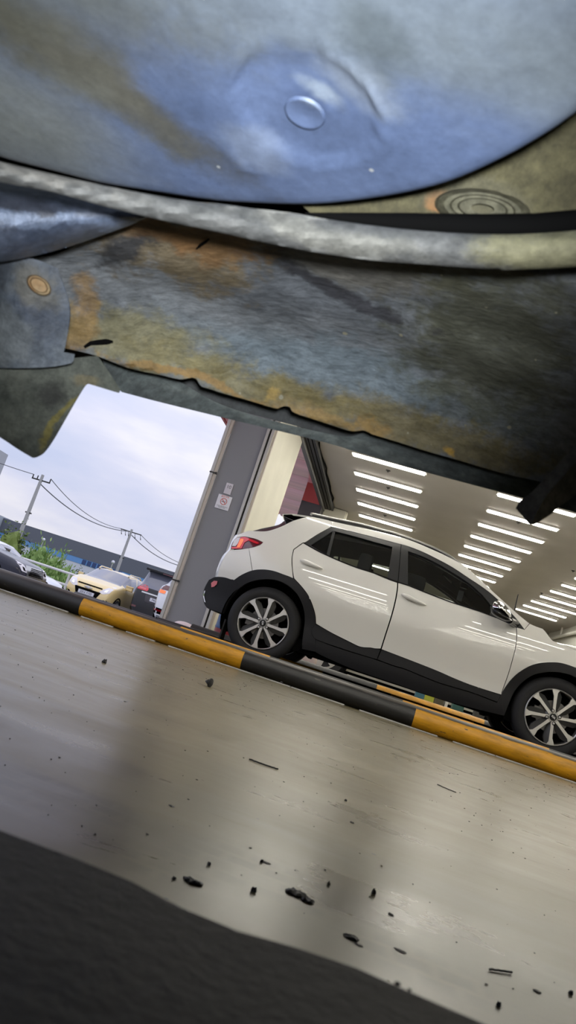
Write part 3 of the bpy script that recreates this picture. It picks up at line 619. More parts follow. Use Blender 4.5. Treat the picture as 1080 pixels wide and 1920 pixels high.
panel('window_frame', CSL([(765, 1024.2), (793.3, 1035.2), (820, 1048.3), (850, 1064.8), (880, 1084.8), (906.7, 1102.5), (929, 1120.3), (946.7, 1138), (964.4, 1155.8), (983.3, 1180), (978, 1181), (966, 1175.3), (929, 1158.3), (918, 1153.5), (925, 1140), (906, 1117), (880, 1094), (850, 1074), (820, 1056.5), (793, 1043.5), (765, 1033)]), m_frame_black, car, out=-.004, gap=0, th=.035, smoothc=20)
panel('window_seal', CSL([(765, 1033.5), (793, 1044), (820, 1057), (850, 1074.5), (880, 1094.5), (906, 1117.5), (904, 1120), (878, 1098), (848, 1078), (818, 1060.5), (792, 1047), (765, 1036.5)]), m_gloss_black, car, out=-.016, gap=0, th=.02, smoothc=20)
panel('belt_moulding', CSL([(569, 1016.8), (590, 1028.6), (611.7, 1039.4), (640, 1051.8), (670, 1063.4), (696.7, 1071.8), (745, 1090), (766.7, 1097.2), (793.3, 1107.7), (816.7, 1117), (843.3, 1127), (866.7, 1134.5), (900, 1145.5), (930, 1157), (930, 1158.4), (900, 1147.6), (866.7, 1136.8), (843.3, 1129.2), (816.7, 1119.2), (793.3, 1110), (766.7, 1099.4), (745, 1092.2), (696.7, 1073.8), (670, 1065.6), (640, 1054), (611.7, 1041.6), (590, 1030.8)]), m_gloss_black, car, out=.003, gap=0, th=.02, smoothc=20)
panel('side_window', CSL([(582.5, 1022), (600, 1010.5), (622, 997), (614, 1040)]), m_glass, car, out=-.02, gap=-.004, th=.004, inner=m_glass, label='fixed rear quarter glass')
panel('side_window', CSL([(626, 996), (660, 1004), (700, 1015.5), (738, 1026), (731, 1055), (727, 1085), (696, 1073.5), (670, 1065.4), (640, 1053.6), (615, 1042.5)]), m_glass, car, out=-.02, gap=-.004, th=.004, inner=m_glass, label='rear door glass')
panel('side_window', CSL([(764.5, 1033), (793, 1043.5), (820, 1056.5), (850, 1074), (880, 1094), (906, 1117), (925, 1140), (918, 1153.5), (900, 1147), (866.7, 1136.3), (843.3, 1128.7), (816.7, 1118.8), (793.3, 1109.6), (764.5, 1098.6)]), m_glass, car, out=-.02, gap=-.004, th=.004, inner=m_glass, label='front door glass')
# rear end across the car
def rear_loft(name, edge, cen, m, label=None):
    E_ = smooth_poly(CSL(edge), 60, 3, False); C_ = [(onY(u, v, Y0+.32)[0], onY(u, v, Y0+.32)[2]) for u, v in cen]; C_ = smooth_poly(C_, 60, 3, False)
    bm = bmesh.new(); rows = []
    for (xe, ze), (xc, zc_) in zip(E_, C_):
        yn = Y0+W(xe, ze)+.012; hw = YC-yn; r = []
        for s in np.linspace(-1, 1, 21):
            b = min(1, (1-abs(s))/.35); b = 1-(1-b)**2; r.append((xe+(xc-xe)*b, YC+s*hw, ze+(zc_-ze)*b))
        rows.append(r)
    add_grid(bm, rows); cc = Vector((.2, YC, .8)); thicken(bm, lambda co: co+(cc-co).normalized()*.012, 0, 0)
    o = mk(name, bm, m); adopt(o, car)
    if label: o['label'] = label
rear_loft('rear_window', [(553, 976), (530, 986.3), (510, 993.6), (497, 996.2), (480, 996), (470, 995.5)], [(537, 968.5), (531, 972.5), (525, 979), (507, 984), (488, 988), (473, 994)], m_gloss_black, 'dark rear window')
cross('roof_spoiler', CSL([(580, 968), (563, 965.3), (546.7, 963.3), (530, 963.8), (533, 968), (552, 976.5)]), m_white, -.05, .02, th=.01)
cross('tailgate', CSL([(470, 995.5), (453.3, 999.8), (446.7, 1002.5), (440, 1013), (433, 1029), (423.3, 1040), (415.8, 1055), (410.8, 1070), (408.3, 1082)]), m_white, -.10, 0, th=.03, p=4)
cross('rear_valance', CSL([(404.6, 1082), (392.4, 1087.5), (385.3, 1100.7), (382.2, 1113), (383, 1127), (386.3, 1135.4), (392.4, 1141.5), (411, 1148)]), m_black_plastic, -.06, 0, out=.008, th=.03, p=4)
# roof rails
def rail(side):
    def P(u, v, dy=.03):
        x, z = cs(u, v); y = Y0+W(x, z)+dy; return (x, y if side == 1 else 2*YC-y, z)
    up = [(581.7, 962.3), (590, 963.5), (623.3, 971), (673.3, 981.2), (720, 993.8), (733.3, 997), (775, 1011), (816.7, 1027.5), (843.3, 1041.8), (860, 1054.5), (870, 1062)]
    pts = [Vector(P(u, v)) for u, v in up]; bm = bmesh.new()
    sm = smooth_poly([tuple(q) for q in pts], 60, 5, False)
    rows = []
    for q in sm:
        q = Vector(q); h, w = .013, .019
        rows.append([q+Vector((0, w*math.cos(a), h*math.sin(a))) for a in np.linspace(0, 2*math.pi, 13)])
    add_grid(bm, rows); bmesh.ops.remove_doubles(bm, verts=bm.verts, dist=1e-5)
    bmesh.ops.holes_fill(bm, edges=[e_ for e_ in bm.edges if len(e_.link_faces) == 1], sides=0)
    o = mk('roof_rail', bm, m_silver); adopt(o, car); o['label'] = 'silver roof rail'
    bm = bmesh.new(); rows_t = [Vector(P(u, v)) for u, v in [(585, 964), (623, 972.3), (673, 982.5), (720, 995), (775, 1012.3), (817, 1028.8), (843, 1043), (862, 1056)]]
    rows_b = [Vector(P(u, v, .035)) for u, v in [(585, 969), (623, 978), (673, 989), (720, 1000), (775, 1016), (817, 1033.8), (843, 1046), (862, 1057)]]
    add_grid(bm, [rows_t, rows_b]); thicken(bm, lambda co: co+Vector((0, .015*side, 0)))
    o2 = mk('rail_channel', bm, m_gloss_black, o); o2['label'] = 'black recess under the rail'
rail(1); rail(-1)
# door handles
def handle(a, b, door, s):
    pa, pb = cs(*a), cs(*b); bm = bmesh.new()
    L_ = math.hypot(pb[0]-pa[0], pb[1]-pa[1]); ang = math.atan2(pb[1]-pa[1], pb[0]-pa[0]); cx_, cz = (pa[0]+pb[0])/2, (pa[1]+pb[1])/2
    b2 = bmesh.new(); bmesh.ops.create_uvsphere(b2, u_segments=24, v_segments=14, radius=1)
    for v in b2.verts:
        x, y, z = v.co; x = math.copysign(abs(x)**.6, x); v.co = Vector((x*L_/2, y*.022, z*(.019+.006*(-x))))
    yn = Y0+W(cx_, cz)-.028; yn = yn if s == 1 else 2*YC-yn
    merge(bm, b2, 0, Matrix.Translation((cx_, yn, cz)) @ Matrix.Rotation(-ang, 4, 'Y'))
    o = mk('door_handle', bm, m_white); o.parent = door
    bm = bmesh.new(); b2 = bmesh.new(); bmesh.ops.create_uvsphere(b2, u_segments=24, v_segments=10, radius=1)
    for v in b2.verts: v.co = Vector((v.co.x*L_*.30, v.co.y*.006, v.co.z*.030))
    yn = Y0+W(cx_, cz)-.001; yn = yn if s == 1 else 2*YC-yn
    merge(bm, b2, 0, Matrix.Translation((cx_-.005, yn, cz-.018)) @ Matrix.Rotation(-ang, 4, 'Y'))
    o = mk('handle_recess', bm, mat('shaded_recess_paint', (.50, .49, .45), .4)); o.parent = door
for s, i in ((1, 0), (-1, 1)):
    handle((563, 1050.5), (606, 1067.5), dr[i], s); handle((752, 1114.5), (799, 1135.5), df[i], s)
# wing mirror
def mirror(s):
    def poly3(pts, y): return [onY(u, v, y) for u, v in pts]
    lower = [(919, 1137), (921, 1149), (933, 1158), (951, 1165.5), (961, 1164.5), (957, 1158.5), (943, 1147), (929, 1136.8)]
    upper = [(919.5, 1137.5), (925.5, 1127.8), (935.5, 1126.7), (946.7, 1133.3), (955.5, 1144.5), (959, 1155.5), (957, 1159.5), (943, 1147.5), (929, 1137.3)]
    root_ = None
    for nm, pts, m_, lab in (('mirror_housing', lower, m_gloss_black, 'black lower mirror shell'), ('mirror_cap', upper, m_chrome, 'chrome mirror cap')):
        pts = smooth_poly(pts, 50, 4); c = np.mean(np.array(pts), 0); bm = bmesh.new(); layers = []
        for y, k in ((6.80, .93), (6.74, 1.0), (6.68, .97), (6.64, .86), (6.615, .62), (6.605, .25)):
            ring = [bm.verts.new(p) for p in poly3([(c[0]+(u-c[0])*k, c[1]+(v-c[1])*k) for u, v in pts], y)]; layers.append(ring)
        n = len(pts)
        for a, b in zip(layers, layers[1:]):
            for k in range(n): bm.faces.new([a[k], a[(k+1) % n], b[(k+1) % n], b[k]])
        bm.faces.new(layers[0]); bm.faces.new(layers[-1])
        if s == -1:
            for v in bm.verts: v.co.y = 2*YC-v.co.y
        o = mk(nm, bm, m_, sharp=60); o['label'] = lab
        if root_ is None: adopt(o, car); root_ = o
        else: o.parent = root_
    a = onY(955, 1163, 6.72); b = onY(966, 1170, 6.90); bm = bmesh.new()
    if s == -1: a[1] = 2*YC-a[1]; b[1] = 2*YC-b[1]
    add_tube(bm, [a, b], [.03, .04], 12); o = mk('mirror_arm', bm, m_gloss_black); o.parent = root_
mirror(1); mirror(-1)
a, b = onY(963, 1152, 7.5), onY(971.5, 1114.5, 7.5); bm = bmesh.new(); add_tube(bm, [a, b], [.006, .004], 8); o = mk('aerial', bm, m_gloss_black); adopt(o, car)
# cabin: floor, seats, dash, mirror
def cbox(name, lo, hi, m, bev=.03, sub=None):
    bm = bmesh.new(); add_box(bm, lo, hi, 0, bev); o = mk(name, bm, m)
    if sub is not None: o.parent = sub
    else: adopt(o, car)
    return o
bm = bmesh.new(); rows = []; hp = smooth_poly(CSL([(600, 992), (635, 998), (687, 1008), (730, 1018), (767, 1028), (808, 1044), (838, 1058)]), 60, 4, False)
for x, z in hp:
    yn = Y0+.33; rows.append([(x, yn+(2*(YC-yn))*k/10, z-.055+.015*(1-(k/5-1)**2)) for k in range(11)])
add_grid(bm, rows); thicken(bm, lambda co: co+Vector((0, 0, .09))); o = mk('headliner', bm, m_headliner); adopt(o, car)
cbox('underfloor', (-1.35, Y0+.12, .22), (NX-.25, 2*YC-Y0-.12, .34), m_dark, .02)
cbox('dashboard', (1.02, Y0+.16, .72), (1.35, 2*YC-Y0-.16, .985), m_seat, .06)
xf = onY(790, 1100, 7.25)[0]; xr_ = onY(683, 1060, 7.25)[0]
for yy in (7.25, 8.13):
    st = cbox('front_seat', (xf-.12, yy-.24, .40), (xf+.45, yy+.24, .60), m_seat, .06)
    b2 = bmesh.new(); add_box(b2, (-.07, yy-.24, 0), (.07, yy+.24, .58), 0, .06); bm = bmesh.new(); merge(bm, b2, 0, Matrix.Translation((xf-.02, 0, .5)) @ Matrix.Rotation(-.22, 4, 'Y')); o = mk('seat_back', bm, m_seat); o.parent = st
    z0 = onY(790, 1118, 7.25)[2]; z1 = onY(783, 1081, 7.25)[2]
    cbox('headrest', (xf-.19, yy-.14, z0-.02), (xf+.03, yy+.14, z1), m_seat, .06, st)
st = cbox('rear_seat', (xr_-.2, 7.05, .42), (xr_+.35, 8.33, .62), m_seat, .05)
cbox('seat_back', (xr_-.12, 7.05, .5), (xr_+.02, 8.33, 1.0), m_seat, .05, st)
for yy in (7.25, 8.13):
    z1 = onY(688, 1041, yy)[2] if yy < 8 else onY(688, 1041, 7.25)[2]
    cbox('headrest', (xr_-.06, yy-.13, .98), (xr_+.07, yy+.13, z1), m_seat, .05, st)
p = onY(868, 1088, YC); bm = bmesh.new(); add_box(bm, (p[0]-.02, YC-.12, p[2]-.035), (p[0]+.02, YC+.12, p[2]+.04), 0, .015); add_tube(bm, [(p[0], YC, p[2]+.03), (p[0]+.06, YC, p[2]+.10)], .012, 8); o = mk('rear_view_mirror', bm, m_seat); adopt(o, car)
p = onY(863, 1117, YC-.25); bm = bmesh.new(); add_box(bm, (p[0]-.025, p[1]-.004, p[2]-.05), (p[0]+.025, p[1]+.004, p[2]+.05), 0, .003); o = mk('hanging_tag', bm, mat('grey_card', (.22, .22, .22), .6)); adopt(o, car)
p = onY(872, 1098, YC-.18); bm = bmesh.new(); add_box(bm, (p[0]-.04, p[1]-.03, p[2]-.03), (p[0]+.03, p[1]+.03, p[2]+.03), 0, .012); o = mk('dash_camera', bm, m_gloss_black); adopt(o, car)
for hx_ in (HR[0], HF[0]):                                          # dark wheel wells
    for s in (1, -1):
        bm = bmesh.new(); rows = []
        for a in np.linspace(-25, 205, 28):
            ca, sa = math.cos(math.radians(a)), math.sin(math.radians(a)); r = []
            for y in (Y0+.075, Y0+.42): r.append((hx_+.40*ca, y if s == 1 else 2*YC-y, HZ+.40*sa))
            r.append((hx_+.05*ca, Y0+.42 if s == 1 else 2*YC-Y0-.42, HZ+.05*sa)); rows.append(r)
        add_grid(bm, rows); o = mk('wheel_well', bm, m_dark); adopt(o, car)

# ------------------------------------------------------------------ wheels of the white car
def make_wheel(a0, text_rot):
    R_ = .330
    bm = bmesh.new()
    add_lathe(bm, [(.232, .02), (.240, -.004), (.262, -.014), (.290, -.012), (.312, .002), (.322, .016), (.329, .030), (.330, .06), (.3255, .063), (.3255, .067), (.330, .070), (.330, .10), (.3255, .103), (.3255, .107), (.330, .110), (.330, .14), (.3255, .143), (.3255, .147), (.330, .150), (.329, .175), (.318, .195), (.29, .205), (.25, .205), (.232, .19)], 'Y', 96, closed=True)
    w = mk('wheel', bm, m_rubber); w['label'] = 'black tyre'
    bm = bmesh.new(); add_lathe(bm, [(.222, -.004), (.229, -.010), (.2335, -.006), (.2345, .01), (.233, .19), (.224, .19), (.222, .02)], 'Y', 96, closed=True); o = mk('rim', bm, m_alloy, w); o['label'] = 'bright machined rim edge'
    bm = bmesh.new(); add_lathe(bm, [(.05, .030), (.135, .030), (.135, .052), (.05, .052)], 'Y', 64, closed=True); add_box(bm, (-.16, .02, -.05), (-.09, .06, .05)); mk('brake_disc', bm, m_disc, w)
    bm = bmesh.new(); add_lathe(bm, [(.222, .12), (.02, .12), (.02, .13), (.222, .13)], 'Y', 40, closed=True); o = mk('wheel_back', bm, m_dark, w)
    bm = bmesh.new(); add_lathe(bm, [(.0, -.012), (.045, -.012), (.060, -.004), (.072, .012), (.07, .04), (.0, .04)], 'Y', 48); o = mk('hub', bm, m_alloy_dark, w)
    face = [(.030, .013), (.10, .0115), (.172, .0135), (.212, .030), (.2245, .034), (.2265, .0), (.2245, -.029), (.20, -.0145), (.10, -.0115), (.030, -.013)]
    # each spoke: bright machined face with a deeper grey flank on its clockwise side
    for k in range(8):
        th = math.radians(a0+45*k); Rm = Matrix.Rotation(-th, 4, 'Y')
        b2 = bmesh.new(); add_prism(b2, [(r, t) for r, t in face], -.012, .012); bm = bmesh.new(); merge(bm, b2, 0, Rm)
        sp = mk('spoke', bm, m_alloy, w, sharp=30); sp['label'] = 'machined silver spoke face'
        b2 = bmesh.new(); n0 = [(.05, -.008), (.10, -.011), (.20, -.0145), (.2245, -.029)]; n1 = [(.055, -.030), (.10, -.050), (.175, -.057), (.2225, -.036)]
        A = [b2.verts.new((r, -.008, t)) for r, t in n0]; B = [b2.verts.new((r, .022, t)) for r, t in n1]; D = [b2.verts.new((r, .06, t)) for r, t in n1]; E2 = [b2.verts.new((r, .06, t)) for r, t in n0]
        for q in range(3):
            for X1, X2 in ((A, B), (B, D), (D, E2), (E2, A)): b2.faces.new([X1[q], X1[q+1], X2[q+1], X2[q]])
        for q in (0, 3): b2.faces.new([A[q], B[q], D[q], E2[q]])
        bm = bmesh.new(); merge(bm, b2, 0, Rm); o = mk('spoke_flank', bm, m_alloy_dark, w, sharp=20); o['label'] = 'dark grey flank of a spoke'
    for k in range(4):
        th = math.radians(text_rot+45+90*k); bm = bmesh.new()
        add_lathe(bm, [(.0105, -.002), (.0105, -.016), (.006, -.019), (.0, -.019)], 'Y', 6, centre=(.052*math.cos(th), 0, .052*math.sin(th))); b2 = bmesh.new()
        add_lathe(b2, [(.015, .0), (.015, -.0135), (.0105, -.0135), (.0105, 0)], 'Y', 20, centre=(.052*math.cos(th), 0, .052*math.sin(th)), closed=True); merge(bm, b2, 1)
        mk('lug_nut', bm, [m_alloy, m_dark], w)
    bm = bmesh.new(); add_lathe(bm, [(.029, -.010), (.029, -.018), (.026, -.021), (0, -.022)], 'Y', 40); mk('hub_cap', bm, m_gloss_black, w)
    text_mesh('emblem', 'KIA', .023, m_emblem, w, Matrix.Translation((0, -.0225, 0)) @ Matrix.Rotation(-math.radians(text_rot), 4, 'Y') @ Matrix.Rotation(math.pi/2, 4, 'X'), bold=.0006)
    return w
YWH = YH+.008
w1 = make_wheel(42.5, -75); w1.matrix_world = Matrix.Translation((HR[0], YWH, HZ))
w2 = make_wheel(52, -28); w2.matrix_world = Matrix.Translation((HF[0], YWH, HZ))
w3 = copy_tree(w1); w3.matrix_world = Matrix.Translation((HR[0], 2*YC-YWH, HZ)) @ Matrix.Rotation(math.pi, 4, 'Z')
w4 = copy_tree(w2); w4.matrix_world = Matrix.Translation((HF[0], 2*YC-YWH, HZ)) @ Matrix.Rotation(math.pi, 4, 'Z')
for w in (w1, w2, w3, w4):
    mw = w.matrix_world.copy(); w.parent = car; w.matrix_parent_inverse = Matrix.Translation(car.location).inverted(); w.matrix_basis = mw
for s in (1, -1):
    bm = bmesh.new(); y = Y0+.20 if s == 1 else 2*YC-Y0-.20
    add_box(bm, (HR[0]-.36, y-.09, .10), (HR[0]-.345, y+.09, .30), 0, .004); o = mk('mud_guard', bm, m_black_plastic); adopt(o, car)
bm = bmesh.new(); add_tube(bm, [(HR[0], Y0+.2, HZ-.03), (HR[0], 2*YC-Y0-.2, HZ-.03)], .05, 12); o = mk('rear_axle', bm, m_dark); adopt(o, car)

# ------------------------------------------------------------------ outdoors: lot, cars, fence, bushes, building, poles
def GZ(x): return -.12 if x > -3.6 else max(-1.2, -.14-.045*(-3.6-x))
bm = bmesh.new(); rows = []
for x in (XL-.3, -3.6, -6, -9, -12, -20): rows.append([(x, y, GZ(x)) for y in (-30, 0, 15, 30, 40)])
add_grid(bm, rows); struct('ground', bm, m_asphalt, recalc=False)
bm = bmesh.new(); add_box(bm, (-160, 36, -1.8), (60, 260, -1.3)); add_box(bm, (-160, -40, -1.8), (-19, 36.2, -1.2)); struct('ground', bm, mat('grass_verge', (.10, .14, .05), .9, noise=.4, nscale=.6))

def lot_car(kind, loc, rz, label, paint, L_, Wd, H_, prof, belt, cab, wheels, wr, group=None):
    # prof: (x, top z) silhouette from the nose (x=0) to the tail (x=L_); cab = (x of windscreen foot, roof front, roof rear, rear glass foot)
    t = empty(kind, loc, rz); tag(t, label, 'car', group)
    xs_ = sorted(set(list(np.linspace(0, L_, 42)) + list(cab))); hw = Wd/2
    zt_ = lambda x: float(np.interp(x, [p[0] for p in prof], [p[1] for p in prof]))
    def sect(x):
        e_ = min(x, L_-x); pl = 1-.16*max(0, 1-e_/.55)**2
        w = hw*pl; zb = .20+.12*max(0, 1-e_/.5); zr = zt_(x); zl = min(zr-.03, belt)
        inc = cab[0] < x < cab[3]
        top = .74 if inc else .93
        pts = [(0, zb), (w*.86, zb), (w*.97, zb+.14), (w, zl*.72+.1), (w*.985, zl-.06), (w*.955, zl)]
        if inc: pts += [(w*.955-(w*.955-w*.76)*.5, zl+(zr-.06-zl)*.5), (w*.77, zr-.06), (w*.66, zr-.012), (0, zr+.02)]
        else: pts += [(w*.93, zl+.4*(zr-zl)), (w*.86, zr-.008), (w*.7, zr), (0, zr+.012)]
        return pts
    bm = bmesh.new(); V = []
    for x in xs_: V.append([bm.verts.new((x, w, z)) for w, z in sect(x)] + [bm.verts.new((x, -w, z)) for w, z in sect(x)[-2:0:-1]])
    n = len(V[0])
    for i in range(len(xs_)-1):
        xm = (xs_[i]+xs_[i+1])/2
        for k in range(n):
            f = bm.faces.new([V[i][k], V[i][(k+1) % n], V[i+1][(k+1) % n], V[i+1][k]]); kk = k if k < 9 else n-1-k
            if cab[0]+.22 < xm < cab[3]-.15 and kk in (5, 6) and min(abs(xm-(cab[1]+(cab[2]-cab[1])*.42)), 9) > .05: f.material_index = 1
            elif (cab[0] < xm < cab[1] or cab[2]+.02 < xm < cab[3]) and kk in (7, 8): f.material_index = 1
    bm.faces.new(V[0]); bm.faces.new(V[-1])
    body = mk('body', bm, [paint, m_glass_dark], t, sharp=50)
    bm = bmesh.new(); add_box(bm, (.25, -hw*.8, .16), (L_-.25, hw*.8, .45)); mk('underside', bm, m_dark, t)
    for wx in wheels:
        for s in (1, -1):
            bm = bmesh.new(); add_lathe(bm, [(0, s*(hw-.015)), (wr*.62, s*(hw-.01)), (wr*.64, s*(hw+.005)), (wr*.92, s*(hw+.005)), (wr, s*(hw-.03)), (wr, s*(hw-.18)), (0, s*(hw-.18))], 'Y', 32, centre=(wx, 0, wr)); w = mk('wheel', bm, m_rubber, t)
            bm = bmesh.new()
            for k in range(5):
                a = 2*math.pi*k/5; b2 = bmesh.new(); add_prism(b2, [(0, -.03), (wr*.6, -.05), (wr*.6, .05), (0, .03)], s*(hw-.01), s*(hw+.010)); merge(bm, b2, 0, Matrix.Translation((wx, 0, wr)) @ Matrix.Rotation(a, 4, 'Y'))
            add_lathe(bm, [(wr*.56, s*(hw-.01)), (wr*.64, s*(hw-.01)), (wr*.64, s*(hw+.012)), (wr*.56, s*(hw+.012))], 'Y', 32, centre=(wx, 0, wr), closed=True); mk('alloy_wheel', bm, m_alloy, w)
            bm = bmesh.new(); add_lathe(bm, [(wr*1.02, s*(hw+.004)), (wr*1.16, s*(hw+.004)), (wr*1.16, s*(hw-.08)), (wr*1.02, s*(hw-.08))], 'Y', 32, centre=(wx, 0, wr+.02), closed=True)
            mk('wheel_arch', bm, m_dark, t)
    for s in (1, -1):
        bm = bmesh.new(); add_box(bm, (cab[0]+.28, s*hw*.97, belt-.02), (cab[0]+.37, s*(hw+.14), belt+.09), 0, .03); mk('door_mirror', bm, paint, t)
    return t, body, sect
from mathutils.bvhtree import BVHTree
BV = {}
def plaque(t, name, pts, m, depth=.03, axis='X', sub=None, label=None):
    # a thin solid plate lying on the nose or tail of the body: pts are (y, z, x near the surface)
    body = t.children[0]
    if t.name not in BV: BV[t.name] = BVHTree.FromPolygons([v.co.copy() for v in body.data.vertices], [list(p.vertices) for p in body.data.polygons])
    front = pts[0][2] < 1.5; dr_ = Vector((1, 0, 0)) if front else Vector((-1, 0, 0)); x0 = -3 if front else 9
    off = .016 if sub is not None else .008
    b = gridface(smooth_poly([(p[0], p[1]) for p in pts], 50, 3), .05); mx_ = float(np.mean([p[2] for p in pts]))
    for v in b.verts:
        y, z = v.co.x, v.co.z; hit = None
        for k in (1, .97, .93, .88, .82, .75):
            hit = BV[t.name].ray_cast(Vector((x0, y*k, z)), dr_)
            if hit[0] is not None: break
        x = hit[0].x if hit[0] is not None else mx_
        v.co = Vector((x-dr_.x*off, y*(k if hit[0] is not None else 1)*1.0, z))
    thicken(b, lambda co: co+dr_*.03, 0, 0)
    o = mk(name, b, m, sub or t)
    if label: o['label'] = label
    return o
def plate(t, x, z, s, txt, w=.52, h=.11, yo=0):
    # s=-1: on the nose facing -x, s=+1: on the tail facing +x
    bm = bmesh.new(); add_box(bm, (x-.012, yo-w/2, z-h/2), (x+.012, yo+w/2, z+h/2), 0, .004); o = mk('number_plate', bm, m_signwhite, t)
    Rm = Matrix.Rotation(math.pi/2*s, 4, 'Z') @ Matrix.Rotation(math.pi/2, 4, 'X')
    text_mesh('plate_digits', txt, h*.85, m_ink, o, Matrix.Translation((x+.0135*s, yo, z)) @ Rm, bold=.002)
m_yellowcar = mat('pale_yellow_paint', (.80, .62, .28), .35, coat=1)
m_blackcar = mat('black_car_paint', (.006, .006, .008), .25)
m_navycar = mat('dark_navy_paint', (.022, .024, .040), .22, coat=.3)
m_whitecar = mat('cool_white_paint', (.72, .75, .82), .3, coat=1)
# pale yellow hatchback, nose to the camera
p = onY(193, 1112, 22.6); hx_, hy = p[0]-.50, 22.6
t, b, sect = lot_car('small_hatchback', (hx_, hy, GZ(hx_)-.10), math.pi/2, 'pale yellow small hatchback parked nose-first outside, behind the pipe', m_yellowcar, 3.6, 1.60, 1.52,
    [(0, .58), (.06, .72), (.25, .86), (.85, 1.02), (1.65, 1.40), (2.4, 1.46), (3.1, 1.42), (3.45, 1.02), (3.6, .7)], .98, (.80, 1.62, 3.05, 3.42), (.68, 3.02), .285)
for s in (1, -1):
    hlm = plaque(t, 'headlamp', [(s*.36, .64, .06), (s*.50, .60, .04), (s*.68, .68, .10), (s*.71, .90, .40), (s*.64, .93, .38), (s*.50, .80, .16)], m_lens, .05)
    plaque(t, 'headlamp_bulb', [(s*.50, .66, .045), (s*.60, .68, .075), (s*.61, .78, .12), (s*.53, .75, .10)], m_chrome, .05, sub=hlm)
    plaque(t, 'fog_lamp', [(s*.48, .34, .02), (s*.68, .30, .06), (s*.72, .44, .08), (s*.56, .43, .03)], m_dark, .06)
    bm = bmesh.new(); add_tube(bm, [(1.6, s*.53, 1.38), (1.75, s*.53, 1.46), (2.7, s*.53, 1.49), (2.9, s*.53, 1.42)], .02, 8); mk('roof_rail', bm, m_yellowcar, t)
plaque(t, 'upper_grille', [(-.42, .725, -.005), (.42, .725, -.005), (.40, .765, .015), (-.40, .765, .015)], m_dark, .08)
plaque(t, 'lower_grille', [(-.34, .40, -.035), (.34, .40, -.035), (.44, .62, -.03), (-.44, .62, -.03)], m_dark, .08)
bm = bmesh.new()
add_box(bm, (-.045, -.13, .655), (.02, .13, .69), 0, .006); add_box(bm, (-.047, -.055, .635), (.02, .055, .71), 0, .006); mk('bowtie_emblem', bm, m_emblem, t)
plate(t, -.045, .49, -1, '22나 7155')
# black people carrier, tail to the camera
p = onY(289, 1112, 23.2); sx_ = p[0]
t, b, sect = lot_car('large_suv', (sx_+.20, 23.2+4.9, GZ(sx_)-.10), -math.pi/2, 'black SUV parked tail-first outside between the yellow hatchback and white SUV', m_blackcar, 4.9, 1.90, 1.76,
    [(0, .8), (.3, .98), (1.2, 1.12), (1.9, 1.66), (2.6, 1.76), (4.4, 1.74), (4.78, 1.12), (4.9, .75)], 1.08, (1.15, 1.85, 4.40, 4.76), (.9, 3.8), .36)
for s in (1, -1):
    tl = plaque(t, 'tail_lamp', [(s*.80, 1.03, 4.77), (s*.46, 1.03, 4.83), (s*.44, 1.10, 4.81), (s*.54, 1.21, 4.74), (s*.80, 1.21, 4.66)], m_red, .03)
    plaque(t, 'lamp_glow', [(s*.52, 1.07, 4.835), (s*.74, 1.07, 4.805), (s*.74, 1.11, 4.80), (s*.52, 1.11, 4.83)], m_reflector, .02, sub=tl)
    plaque(t, 'bumper_reflector', [(s*.62, .46, 4.87), (s*.90, .46, 4.80), (s*.90, .52, 4.80), (s*.62, .52, 4.87)], m_darkred, .03)
plaque(t, 'rear_window', [(-.78, 1.14, 4.7), (.78, 1.14, 4.7), (.60, 1.64, 4.5), (-.60, 1.64, 4.5)], m_glass_dark, .01)
plaque(t, 'chrome_bar', [(-.62, .955, 4.845), (.62, .955, 4.845), (.62, 1.0, 4.84), (-.62, 1.0, 4.84)], m_silver, .03)
plaque(t, 'plate_recess', [(-.40, .70, 4.875), (.40, .70, 4.875), (.46, .93, 4.85), (-.46, .93, 4.85)], m_charcoal, .012)
plate(t, 4.90, .82, 1, '74오 2714')
bm = bmesh.new(); add_box(bm, (4.36, -.78, 1.68), (4.66, .78, 1.76), 0, .03); o = mk('rear_spoiler', bm, m_blackcar, t)
bm = bmesh.new(); add_box(bm, (4.655, -.2, 1.69), (4.67, .2, 1.72)); mk('brake_light', bm, m_darkred, o)
bm = bmesh.new(); add_box(bm, (4.69, -.1, 1.16), (4.75, .42, 1.19), 0, .008); mk('rear_wiper', bm, m_dark, t)
bm = bmesh.new(); add_lathe(bm, [(.0, .0), (.085, .0), (.10, .012), (.085, .024), (0, .024)], 'X', 28, centre=(4.80, 0, 1.09))
for v in bm.verts: v.co.z = 1.09+(v.co.z-1.09)*.62
o = mk('oval_emblem', bm, m_emblem, t); text_mesh('emblem_letters', 'KIA', .07, m_ink, o, Matrix.Translation((4.826, 0, 1.09)) @ Matrix.Rotation(math.pi/2, 4, 'Z') @ Matrix.Rotation(math.pi/2, 4, 'X'))
bm = bmesh.new(); add_box(bm, (4.86, .55, .70), (4.88, .80, .725)); o = mk('model_badge', bm, m_emblem, t); 
bm = bmesh.new(); add_prism(bm, [(3.95, 1.75), (4.22, 1.75), (4.20, 1.87)], -.02, .02); mk('shark_fin_aerial', bm, m_blackcar, t)
plaque(t, 'bumper_trim', [(-.7, .36, 4.88), (.7, .36, 4.88), (.62, .24, 4.84), (-.62, .24, 4.84)], m_charcoal, .03)
